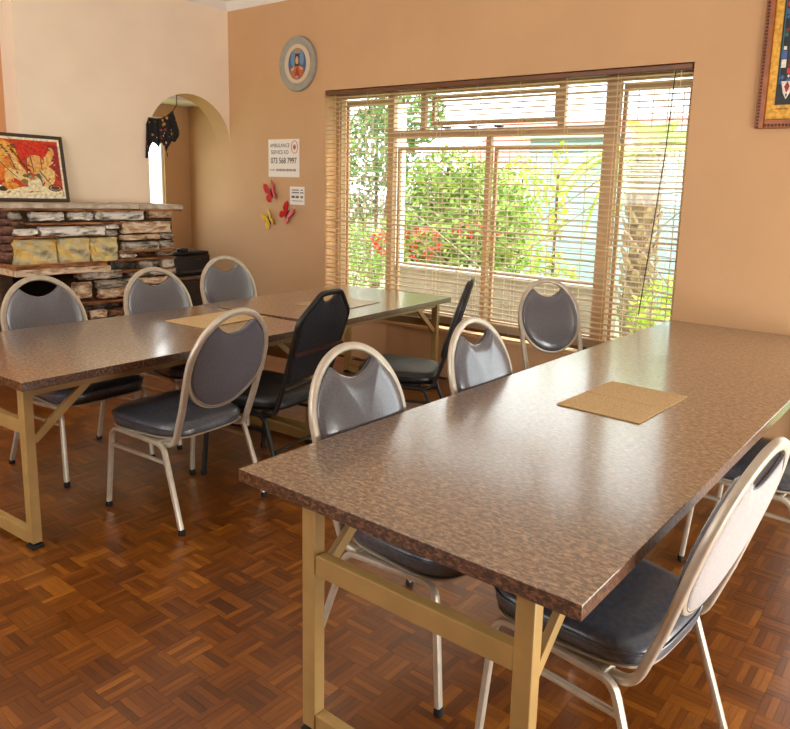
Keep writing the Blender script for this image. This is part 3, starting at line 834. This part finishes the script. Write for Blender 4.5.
for k in range(90):
    u, v = rq.uniform(.05, .95), rq.uniform(.08, .93)
    c = rq.choice(((238, 190, 110), (226, 140, 50), (214, 90, 30), (180, 60, 30), (246, 214, 150), (120, 70, 36))) if v < .7 or u < .45 else rq.choice(((196, 50, 20), (226, 84, 30), (168, 40, 24)))
    sh.append((c, ell(u, v, rq.uniform(.012, .045), rq.uniform(.006, .016), 10, rot=rq.uniform(-70, 70))))
for a, b in (((.30, .82), (.52, .45)), ((.27, .70), (.36, .40)), ((.50, .66), (.49, .40)), ((.56, .70), (.58, .42)), ((.70, .66), (.70, .46)), ((.12, .60), (.34, .34)), ((.66, .46), (.82, .20))):
    n = 9; dx, dy = b[0]-a[0], b[1]-a[1]; L = math.hypot(dx, dy)
    sh.append(((84, 46, 28), [(a[0]-dy/L*.006, a[1]+dx/L*.006), (b[0]-dy/L*.004, b[1]+dx/L*.004), (b[0]+dy/L*.004, b[1]-dx/L*.004), (a[0]+dy/L*.006, a[1]-dx/L*.006)]))
sh = [(c, clampp(p)) for c, p in sh]
canvas('canvas', sh, (-.003, -pw+.028, .028), (0, pw-.056, 0), (0, 0, ph-.056), (1, 0, 0), pt, (236, 226, 196))

# round plaque on the window wall
pq = tag(empty('wall_plaque', (-5.39, YW, 2.71)), 'round grey rimmed plaque with a small portrait, above the paper notices', 'plaque')
def disc(rs_, n=48): return [[(r*math.cos(2*math.pi*i/n), -d, r*math.sin(2*math.pi*i/n)) for i in range(n)] for r, d in rs_]
MB().rings(disc(((.22, 0), (.25, .002), (.253, .02), (.246, .032), (.22, .036), (.188, .030), (.176, .022)))).build('rim', mat('plaque_grey', S(150, 146, 134), .5, var=.06, vscale=20), pq, 40)
MB().rings(disc(((.178, .018), (.178, .0235)))).build('inner_ring', mat('plaque_cream', S(206, 184, 154), .5), pq, 40)
dd = [((58, 92, 132), ell(.5, .5, .5, .5, 40)), ((150, 130, 104), ell(.5, .9, .26, .09)), ((104, 138, 170), ell(.28, .66, .12, .24)), ((104, 138, 170), ell(.76, .66, .12, .22)),
 ((150, 92, 58), ell(.5, .2, .4, .18)), ((176, 104, 66), [(.12, .36), (.34, .44), (.5, .5), (.66, .44), (.88, .36), (.8, .16), (.5, .02), (.2, .16)]),
 ((160, 46, 34), [(.36, .12), (.5, .44), (.66, .12), (.5, .02)]), ((60, 38, 30), ell(.5, .62, .13, .2)), ((206, 160, 122), ell(.5, .6, .085, .13)), ((48, 32, 28), ell(.5, .46, .14, .03)),
 ((210, 170, 130), ell(.26, .34, .1, .04, rot=25)), ((210, 170, 130), ell(.74, .34, .1, .04, rot=-25)), ((196, 140, 110), ell(.5, .08, .1, .05))]
me_sh = []
mbq = MB(); mats = []; idx = {}
for k, (col, poly) in enumerate(dd):
    if col not in idx: idx[col] = len(mats); mats.append(mat('paint_%02x%02x%02x' % col, S(*col), .55, var=.12, vscale=50))
    pts = []
    for u, v in poly:
        x, z_ = (u-.5)*2, (v-.5)*2; r_ = math.hypot(x, z_)
        if r_ > .99: x, z_ = x/r_*.99, z_/r_*.99
        pts.append((x*.125, -.024-.0003*k, z_*.145))
    mbq.add(pts, [tuple(range(len(pts)))], idx[col])
me = bpy.data.meshes.new('portrait'); me.from_pydata(mbq.v, [], mbq.f)
for m in mats: me.materials.append(m)
me.polygons.foreach_set('material_index', mbq.m); link('portrait', me, pq)

# framed beadwork picture
fr = tag(empty('framed_picture', (-1.205, YW, 2.015)), 'framed beadwork style picture with yellow mount and rope-edged wooden frame', 'picture')
FWd, FHt = .50, 1.15
fo = mat('frame_wood', S(150, 82, 34), .45, var=.2, vscale=20); fy = mat('mount_yellow', S(214, 160, 50), .5)
for nm, a in (('frame_side', (0, .055, 0, FHt)), ('frame_side', (FWd-.055, FWd, 0, FHt)), ('frame_side', (.055, FWd-.055, 0, .055)), ('frame_side', (.055, FWd-.055, FHt-.055, FHt))):
    s = MB().rbox(((a[0]+a[1])/2, -.016, (a[2]+a[3])/2), (a[1]-a[0], .032, a[3]-a[2]), .006).build(nm, fo, fr, 40)
    mb = MB(); vert = a[3]-a[2] > a[1]-a[0]; L = (a[3]-a[2]) if vert else (a[1]-a[0]); n = int(L/.02)
    for i in range(n):
        t_ = (i+.5)*L/n
        c = (a[0]+.018, -.034, a[2]+t_) if vert else (a[0]+t_, -.034, a[2]+.018)
        mb.rbox(c, (.016, .008, .013) if vert else (.013, .008, .016), .003, 1)
    mb.build('rope_beading', mat('frame_dark', S(70, 34, 16), .5), s)
MB().span(.05, FWd-.05, -.012, -.003, .05, FHt-.05).build('backing_board', DARKWOOD, fr)
nb = [((26, 28, 34), [(.13, .085), (.87, .085), (.87, .93), (.13, .93)])]
cl = [(196, 40, 34), (226, 216, 200), (44, 110, 70), (60, 90, 150), (222, 170, 50), (110, 40, 40), (20, 20, 26)]
rq = random.Random(21)
for cx in (.20, .29, .38, .47, .56, .65, .74):
    v = .20
    while v < .88:
        h = rq.choice((.02, .03, .045)); c = rq.choice(cl)
        wd = rq.choice((.035, .03, .022))
        if rq.random() < .5: nb.append((c, [(cx-wd, v), (cx+wd, v), (cx+wd, v+h), (cx-wd, v+h)]))
        else: nb.append((c, [(cx-wd, v+h/2), (cx, v), (cx+wd, v+h/2), (cx, v+h)]))
        v += h+.004
for cx in (.285, .5, .715):
    nb += [((222, 212, 200), [(cx-.085, .215), (cx+.085, .215), (cx+.05, .15), (cx, .115), (cx-.05, .15)]), ((150, 36, 30), [(cx-.04, .185), (cx, .215), (cx+.04, .185), (cx, .15)]), ((60, 40, 40), [(cx-.015, .14), (cx, .15), (cx+.015, .14), (cx, .125)])]
for cx in (.16, .335, .43, .60): nb.append(((44, 110, 120), [(cx, .2), (cx+.012, .2), (cx+.012, .86), (cx, .86)]))
nb.append(((196, 150, 56), [(.14, .87), (.86, .87), (.86, .9), (.14, .9)]))
for k in range(9): nb.append(((110, 70, 26), [(.16+k*.02, .058), (.172+k*.02, .058), (.172+k*.02, .066), (.16+k*.02, .066)]))
canvas('print', nb, (.05, -.0125, .05), (FWd-.1, 0, 0), (0, 0, FHt-.1), (0, -1, 0), fr, (214, 160, 50))

# paper notices
def text(body, size, loc, m, parent, align='CENTER', sx=1, bold=0):
    cu = bpy.data.curves.new('lettering', 'FONT'); cu.body = body; cu.size = size; cu.align_x = align; cu.offset = bold
    to = bpy.data.objects.new('tmp', cu); COL.objects.link(to)
    dg = bpy.context.evaluated_depsgraph_get(); dg.update()
    me = bpy.data.meshes.new_from_object(to.evaluated_get(dg)); bpy.data.objects.remove(to)
    me.materials.clear(); me.materials.append(m)
    o = link('lettering', me, parent); o.location = loc; o.rotation_euler = (R(90), 0, 0); o.scale = (sx, 1, 1); return o
nt_ = tag(empty('paper_notice', (-5.615, YW, 1.84)), 'large white notice with a telephone number above the butterflies', 'notice', None)
MB().box((0, -.0015, 0), (.455, .002, .365)).build('sheet', PAPER, nt_)
text('AMBULANCE', .052, (-.055, -.004, .105), INK, nt_, sx=.95)
text('SERVICE KD', .052, (-.055, -.004, .04), INK, nt_, sx=.95)
text('073 568 7997', .078, (0, -.004, -.05), INK, nt_, sx=.88, bold=.0006)
text('www', .04, (-.165, -.004, -.125), INKG, nt_)
mb = MB()
for k in range(17):
    mb.box((-.10+k*.0172, -.0035, -.115), (.011, .001, .018 if k % 3 else .026))
tag(mb.build('small_print', INKG, nt_), kind='stuff')
MB().tube([(.16+.045*math.cos(a), -.004, .105+.06*math.sin(a)) for a in [2*math.pi*i/28 for i in range(28)]], circ(.003, 5), closed=True, up=(0, 1, 0)).build('emblem_ring', INKR, nt_)
mb = MB()
for a in (0, 60, 120): mb.box((.16, -.004, .105), (.012, .001, .055), Matrix.Rotation(R(a), 3, 'Y'))
mb.build('emblem', INKR, nt_)
n2 = tag(empty('paper_notice', (-5.42, YW, 1.48)), 'small white notice with tiny rows of print beside red butterfly', 'notice')
MB().box((0, -.0015, 0), (.21, .002, .175)).build('sheet', PAPER, n2)
mb = MB()
for zz, hh, xs in ((.055, .010, ((-.075, .02), (.05, .08))), (.03, .012, ((-.075, .02), (.045, .08))), (-.012, .022, ((-.08, -.045), (-.02, .025), (.05, .08))), (-.05, .006, ((-.075, .08),))):
    for a, b in xs:
        x = a
        while x < b: mb.box((x+.005, -.0035, zz), (.008, .001, hh)); x += .0115
tag(mb.build('small_print', INK, n2), kind='stuff')

# butterflies
def butterfly(loc, rot, sc, m, label):
    t = tag(empty('butterfly_ornament', loc), label, 'wall ornament', 'butterfly ornaments on the wall'); t.rotation_euler = (0, R(rot), 0); t.scale = (sc,)*3
    for s in (-1, 1):
        for nm, pts in (('fore_wing', [(.008, .0), (.02, .045), (.038, .095), (.062, .11), (.074, .07), (.066, .02), (.035, -.005)]), ('hind_wing', [(.008, 0), (.04, -.005), (.062, -.012), (.072, -.045), (.058, -.078), (.036, -.08), (.016, -.04)])):
            f = [(s*x, -.012-.30*x, z) for x, z in pts]; b_ = [(x, y+.005, z) for x, y, z in f]
            MB().rings([f, b_]).build(nm, m, t)
    MB().rings([[(r_*math.cos(2*math.pi*i/8), -.012+r_*math.sin(2*math.pi*i/8), z_) for i in range(8)] for r_, z_ in ((.002, -.05), (.006, -.03), (.008, 0), (.006, .03), (.003, .045))]).build('body', DARKBODY, t, 60)
    for s in (-1, 1): MB().tube([(s*.002, -.012, .043), (s*.012, -.016, .07), (s*.028, -.018, .088)], circ(.0012, 5)).build('antenna', m, t)
    return t
butterfly((-5.79, YW, 1.50), -20, 1.05, REDB, 'red butterfly ornament directly beneath the large notice')
butterfly((-5.555, YW, 1.30), 38, 1.05, REDB, 'red butterfly ornament beneath the small notice')
butterfly((-5.83, YW, 1.225), -32, .95, YELB, 'yellow butterfly ornament on the wall')

# ------------------------------------------------------------------ arch niche: cabinet, printer, valance
cb = tag(empty('side_cabinet', (-6.42, 4.30, 0)), 'low dark cabinet in the arched opening beneath the printer', 'cabinet')
MB().rbox((0, 0, .325), (.40, .62, .60), .005).build('body', DARKWOOD, cb, 40)
MB().rbox((0, 0, .643), (.44, .66, .03), .005).build('cabinet_top', mat('cabinet_top', S(120, 98, 76), .5, var=.2, vscale=15), cb, 40)
for s in (-1, 1):
    d = MB().rbox((.207, s*.153, .33), (.016, .295, .55), .004).build('door', DARKWOOD, cb, 40)
    MB().rbox((.222, s*.03, .42), (.015, .012, .08), .004).build('handle', CHROME, d, 40)
for sx in (-1, 1):
    for sy in (-1, 1): MB().rbox((sx*.17, sy*.27, .0125), (.04, .04, .025), .003).build('foot', RUBBER, cb)
pn = tag(empty('printer', (-6.42, 4.16, .658)), 'black desktop printer on the low cabinet beside the fireplace', 'printer')
MB().rbox((0, 0, .105), (.34, .42, .20), .018, 3).build('body', PRINTER, pn, 40)
MB().rbox((-.01, 0, .222), (.33, .41, .034), .012, 3).build('scanner_lid', PRINTER, pn, 40)
MB().rbox((.176, .02, .045), (.02, .30, .02), .005).build('paper_tray', PRINTER2, pn, 40)
MB().rbox((.1715, .06, .165), (.004, .09, .008), .001).build('name_strip', PRINTER2, pn, 40)
MB().rbox((.12, -.07, .255), (.07, .09, .035), .010, 2).build('control_knob', PRINTER, pn, 40)

def valance():
    t = tag(empty('bunting_valance', (-6.445, 0, 0)), 'black floral fabric bunting with pointed hem hanging in the arch', 'valance')
    top = [(3.985, 2.10), (4.015, 2.178), (4.08, 2.172), (4.145, 2.181), (4.21, 2.215), (4.28, 2.272)]
    bot = [(3.965, 1.79), (4.0, 1.80), (4.005, 1.90), (4.06, 1.953), (4.112, 1.893), (4.138, 1.955), (4.198, 1.865), (4.245, 1.975), (4.30, 1.97), (4.345, 2.063)]
    def interp(P, u):
        k = u*(len(P)-1); i = min(int(k), len(P)-2); f = k-i; return (P[i][0]+(P[i+1][0]-P[i][0])*f, P[i][1]+(P[i+1][1]-P[i][1])*f)
    KV = 6.445/6.68; nu, nv = 54, 10; rows = []
    for i in range(nu+1):
        u = i/nu; a, b = interp(top, u), interp(bot, u); a, b = [(q[0]*KV, 1.55+(q[1]-1.55)*KV) for q in (a, b)]
        rows.append([(.012*math.sin(u*34)*(.3+.7*j/nv), a[0]+(b[0]-a[0])*j/nv, a[1]+(b[1]-a[1])*j/nv) for j in range(nv+1)])
    vs = [p for r in rows for p in r]; k = nv+1
    fs = [(i*k+j, i*k+j+1, (i+1)*k+j+1, (i+1)*k+j) for i in range(nu) for j in range(nv)]
    m = bpy.data.materials.new('floral_fabric'); m.use_nodes = True; nt = m.node_tree; b = nt.nodes['Principled BSDF']; b.inputs['Roughness'].default_value = .85
    tc = nt.nodes.new('ShaderNodeTexCoord'); vo = nt.nodes.new('ShaderNodeTexVoronoi'); vo.inputs['Scale'].default_value = 27; nt.links.new(tc.outputs['Object'], vo.inputs['Vector'])
    r = nt.nodes.new('ShaderNodeValToRGB'); e = r.color_ramp.elements; r.color_ramp.interpolation = 'CONSTANT'
    e[0].position = 0; e[0].color = (1, 1, 1, 1); e[1].position = .40; e[1].color = (0, 0, 0, 1)
    nt.links.new(vo.outputs['Distance'], r.inputs[0])
    r2 = nt.nodes.new('ShaderNodeValToRGB'); r2.color_ramp.interpolation = 'CONSTANT'; e = r2.color_ramp.elements
    sp = nt.nodes.new('ShaderNodeSeparateColor'); nt.links.new(vo.outputs['Color'], sp.inputs[0]); nt.links.new(sp.outputs[0], r2.inputs[0])
    e[0].position = 0; e[0].color = S(26, 22, 24); e[1].position = .35; e[1].color = S(170, 88, 40)
    for p_, c_ in ((.5, S(206, 190, 150)), (.65, S(70, 78, 40)), (.8, S(140, 60, 50)), (.9, S(190, 140, 60))): x = e.new(p_); x.color = c_
    mx = nt.nodes.new('ShaderNodeMix'); mx.data_type = 'RGBA'; nt.links.new(r.outputs[0], mx.inputs[0]); mx.inputs[6].default_value = S(22, 19, 22); nt.links.new(r2.outputs[0], mx.inputs[7]); nt.links.new(mx.outputs[2], b.inputs['Base Color'])
    me = bpy.data.meshes.new('fabric'); me.from_pydata(vs, [], fs); me.materials.append(m); me.polygons.foreach_set('use_smooth', [True]*len(fs))
    o = link('fabric', me, t); md = o.modifiers.new('thickness', 'SOLIDIFY'); md.thickness = .004
    pts = [(0, y*KV, 1.55+(z-1.55)*KV+.004) for y, z in top]+[(0, 4.17, 2.31), (-.02, 4.185, 2.405)]
    MB().tube(pts, circ(.005, 6)).build('string', mat('string_brown', S(70, 48, 34), .8), t)
    MB().tube([(0, 4.05, 1.85), (0, 4.052, 1.81)], circ(.006, 6)).build('tassel', mat('string_brown', S(70, 48, 34), .8), t)
    return t
valance()

# ------------------------------------------------------------------ garden beyond the window
GZ = -.35
LAWN = mat('lawn', S(140, 154, 100), .9, col2=S(172, 184, 126), vscale=3, detail=8)
mb = MB(); mb.span(-32, 14, YW+.3, 40, GZ-.1, GZ); mb.span(-32, -7.35, -6, YW+.3, GZ-.1, GZ); tag(mb.build('ground', LAWN), kind='structure')
LEAF_A = leafmat('leaf_mid', S(82, 128, 40), S(168, 200, 84)); LEAF_B = leafmat('leaf_lime', S(150, 190, 50), S(214, 228, 96)); LEAF_C = leafmat('leaf_dark', S(64, 100, 48), S(124, 158, 86))
REDF = mat('flower_red', S(214, 60, 50), .6, var=.2, vscale=20); BARK = mat('bark', S(112, 88, 66), .9, var=.3, vscale=20, bump=.5)
def leaf_cloud(name, blobs, count, size, m, parent, seed, shell=.55):
    rs = np.random.RandomState(seed); Vv = []; Ff = []
    wts = np.array([b[3]*b[4]*b[5] for b in blobs]); wts = wts/wts.sum()
    ids = rs.choice(len(blobs), count, p=wts)
    for n, bi in enumerate(ids):
        b = blobs[bi]; d = rs.normal(size=3); d /= np.linalg.norm(d); r = shell+(1-shell)*rs.rand()**.5
        c = np.array(b[:3])+d*r*np.array(b[3:6])
        nrm = d*.8+rs.normal(size=3)*.6; nrm /= np.linalg.norm(nrm)
        t = np.cross(nrm, rs.normal(size=3)); t /= np.linalg.norm(t); s = np.cross(nrm, t); L = size*(.6+.8*rs.rand()); W = L*.45
        Vv += [c-t*L*.5, c+s*W*.5+nrm*L*.06, c+t*L*.5, c-s*W*.5+nrm*L*.06]; Ff.append((4*n, 4*n+1, 4*n+2, 4*n+3))
    me = bpy.data.meshes.new(name); me.from_pydata([tuple(v) for v in Vv], [], Ff); me.materials.append(m)
    return tag(link(name, me, parent), kind='stuff')
def bush(nm, loc, blobs, count, size, m, label, cat, seed, flowers=None, trunk=.05, group=None):
    t = tag(empty(nm, loc), label, cat, group)
    leaf_cloud('foliage', blobs, count, size, m, t, seed)
    rs = random.Random(seed)
    for k in range(4):
        b = blobs[rs.randrange(len(blobs))]
        MB().tube(fillet([(rs.uniform(-.1, .1), rs.uniform(-.1, .1), 0), (b[0]*.4, b[1]*.4, b[2]*.5), (b[0], b[1], b[2]+b[5]*.4)], .3), circ(trunk*(.6+.4*rs.random()), 7)).build('stem', BARK, t, 60)
    if flowers: leaf_cloud('blossom', flowers[0], flowers[1], flowers[2], REDF, t, seed+50, .9)
    return t
bush('flowering_bush', (-6.3, 8.7, GZ), [(-.5, 0, 1.45, .75, .6, .85), (.35, .1, 1.6, .8, .6, .8), (.1, -.2, 1.0, 1.2, .7, .7), (-.2, 0, 2.1, .7, .5, .5)], 9000, .115, LEAF_A,
     'large green bush with red blossoms behind the grey planter', 'bush', 1, flowers=([(-.75, -.62, 1.15, .4, .12, .25), (.0, -.88, 1.2, .35, .1, .25), (.75, -.62, 1.4, .4, .12, .12)], 300, .085))
bush('lime_shrub', (-4.15, 7.75, GZ), [(0, 0, 1.95, .16, .16, .6), (.0, 0, .85, .35, .25, .4)], 420, .11, LEAF_B, 'slender lime green shrub before the pale blue boarded building', 'shrub', 2, trunk=.02)
bush('lime_shrub', (-6.35, 10.6, GZ), [(0, 0, 1.9, .45, .35, .7), (0, 0, 1.1, .5, .4, .6)], 1400, .10, LEAF_B, 'bushy lime green shrub beside the red blossomed bush', 'shrub', 3, trunk=.02)
bush('hedge_shrub', (-2.3, 7.9, GZ), [(-.3, 0, .6, .6, .4, .5), (.4, 0, .7, .5, .4, .5)], 1500, .10, LEAF_B, 'low bright green shrub at the foot of the palm', 'shrub', 4, trunk=.02)
bush('leafy_tree', (-9.6, 10.5, GZ), [(0, 0, 2.7, .9, .8, .8), (.5, .2, 3.4, .8, .8, .7), (-.5, 0, 1.6, .5, .5, .4)], 2800, .15, LEAF_C, 'small dark leafed tree growing on the lawn', 'tree', 5)
bush('lawn_shrub', (-9.3, 9.4, GZ), [(0, 0, .7, 1.0, .6, .6), (.7, 0, .9, .6, .5, .6)], 1800, .10, LEAF_A, 'round mid green shrub on the lawn in front of small tree', 'shrub', 6, trunk=.02)
bush('background_tree', (-4.2, 17.5, GZ), [(0, 0, 3.2, 1.4, 1.0, 1.2), (1.3, 0, 2.6, 1.2, 1.0, 1.3), (2.4, 0, 2.0, 1.2, 1.0, 1.5)], 4200, .17, LEAF_A, 'broad green tree standing behind the palm', 'tree', 7)

# planter
pl = tag(empty('planter', (-4.6, 7.1, GZ)), 'long low grey concrete planter outside the window', 'planter')
CONC = mat('concrete_grey', S(142, 134, 124), .9, var=.15, vscale=6)
mb = MB(); mb.span(-1.45, 1.5, -.22, -.16, 0, .95); mb.span(-1.45, 1.5, .16, .22, 0, .95); mb.span(-1.45, -1.39, -.16, .16, 0, .95); mb.span(1.44, 1.5, -.16, .16, 0, .95); mb.build('body', CONC, pl)
MB().span(-1.39, 1.44, -.16, .16, .78, .86).build('soil', mat('soil', S(70, 52, 38), .95), pl)
mb = MB(); mb.span(-1.48, 1.53, -.25, -.13, .95, .99); mb.span(-1.48, 1.53, .13, .25, .95, .99); mb.build('coping', CONC, pl)
# white veranda post
vp = tag(empty('veranda_post', (-6.42, 7.5, GZ)), 'slim white painted post standing beside the planter', 'post')
MB().rbox((0, 0, 1.5), (.10, .10, 3.0), .008).build('shaft', mat('white_paint', S(244, 244, 240), .6), vp); MB().rbox((0, 0, .05), (.18, .18, .1), .01).build('base', CONC, vp); MB().rbox((0, 0, 3.03), (.16, .16, .06), .01).build('cap', mat('white_paint', S(244, 244, 240), .6), vp)
# boarded outbuilding
ob = tag(empty('garden_building', (-5.2, 12.2, GZ)), 'pale blue building with horizontal boards behind the shrubs', 'building')
BLUE = mat('blue_board', S(176, 202, 214), .7, var=.06, vscale=4)
MB().span(-2.0, 2.6, .03, 2.4, 0, 3.0).build('wall_core', mat('board_backing', S(140, 160, 170), .8), ob)
bme = MB().rbox((.3, 0, 0), (4.6, .045, .172), .006, 1).mesh('wall_board', BLUE)
for k in range(16):
    o = link('wall_board', bme, ob); o.location = (0, .005, .10+k*.182); o.rotation_euler = (R(5), 0, 0)
MB().span(-2.2, 2.8, -.25, 2.6, 3.0, 3.08).build('roof', mat('roof_pale', S(206, 200, 196), .7), ob)
# far house with red roof
fh = tag(empty('far_house', (-12.5, 24, GZ)), 'white house with a red pitched roof far across the garden', 'house')
MB().span(-4, 5, 0, 5, 0, 3.2).build('wall', mat('white_paint', S(244, 244, 240), .6), fh)
MB().add([(-4.5, -.5, 3.2), (5.5, -.5, 3.2), (5.5, 5.5, 3.2), (-4.5, 5.5, 3.2), (-4.5, 2.5, 5.0), (5.5, 2.5, 5.0)], [(0, 1, 5, 4), (2, 3, 4, 5), (0, 4, 3), (1, 2, 5), (3, 2, 1, 0)]).build('roof', mat('roof_red', S(206, 120, 108), .8), fh)
for x in (-2.5, 0, 2.8):
    wn = MB().span(x-.5, x+.5, -.04, 0, 1.0, 2.2).build('window', FRAMEM, fh); MB().span(x-.42, x+.42, -.05, -.04, 1.08, 2.12).build('pane', mat('dark_pane', S(80, 92, 100), .1), wn)
# pale fence on the left
fc = tag(empty('garden_fence', (-13.2, 14.0, GZ)), 'pale grey slatted fence at the far edge of the lawn', 'fence')
FG = mat('fence_grey', S(176, 172, 168), .8, var=.1, vscale=5)
pm = MB().rbox((0, 0, .9), (.14, .03, 1.8), .005, 1).mesh('fence_slat', FG)
for k in range(26): o = link('fence_slat', pm, fc); o.location = (-2.2+k*.2, 0, 0)
for z in (.4, 1.4): MB().span(-2.4, 3.0, .016, .06, z, z+.08).build('fence_rail', FG, fc)

# palm
pa = tag(empty('palm', (-3.55, 9.0, GZ)), 'palm with rough brown trunk and drooping fronds outside', 'palm')
TRK = mat('palm_trunk', S(138, 116, 94), .9, var=.25, vscale=25, bump=.6)
MB().rings([[((r*(1+.04*math.sin(i*2.3+z*9)))*math.cos(2*math.pi*i/14), (r)*math.sin(2*math.pi*i/14), z) for i in range(14)] for z, r in [(k*.25, .17+.03*math.sin(k)) for k in range(11)]]).build('trunk', TRK, pa, 60)
bm_ = MB().rings([[(x*k+.02*(1-k), y*k, z) for x, y in ((.05, .05), (.05, -.05), (.0, -.06), (.0, .06))] for z, k in ((0, 1), (.10, .8), (.16, .35))]).mesh('leaf_base', mat('palm_boot', S(164, 140, 112), .9, var=.3, vscale=20))
for k in range(84):
    a = k*2.39996; z = .25+k*.028
    o = link('leaf_base', bm_, pa); o.location = (.16*math.cos(a), .16*math.sin(a), z); o.rotation_euler = (0, R(28), a); o.rotation_mode = 'XYZ'
def frond(L, droop):
    mb = MB(); n = 16; pts = [(L*(k/n)**.95, 0, droop*(.55*(k/n)-1.35*(k/n)**2)) for k in range(n+1)]
    mb.tube(pts, circ(.012, 5))
    for k in range(2, n):
        for s in (-1, 1):
            for q in (0, .5):
                x = pts[k][0]+q*(pts[k+1][0]-pts[k][0]); z = pts[k][2]+q*(pts[k+1][2]-pts[k][2]); l = .38*math.sin(math.pi*min(1, (k+q)/n*.9+.12))
                mb.add([(x-.012, 0, z), (x+.03, 0, z+.005), (x+l*.55, s*l*.8, z-.10*l), (x+l*.5, s*l*.8, z-.12*l)], [(0, 1, 2, 3)])
    return mb.mesh('frond', LEAF_B)
frs = [frond(1.3, 1.0), frond(1.05, 1.3)]
for k in range(15):
    o = link('frond', frs[k % 2], pa); o.location = (0, 0, 2.48); o.rotation_euler = (0, R(-30+45*((k*7) % 5)/5), k*2.39996)
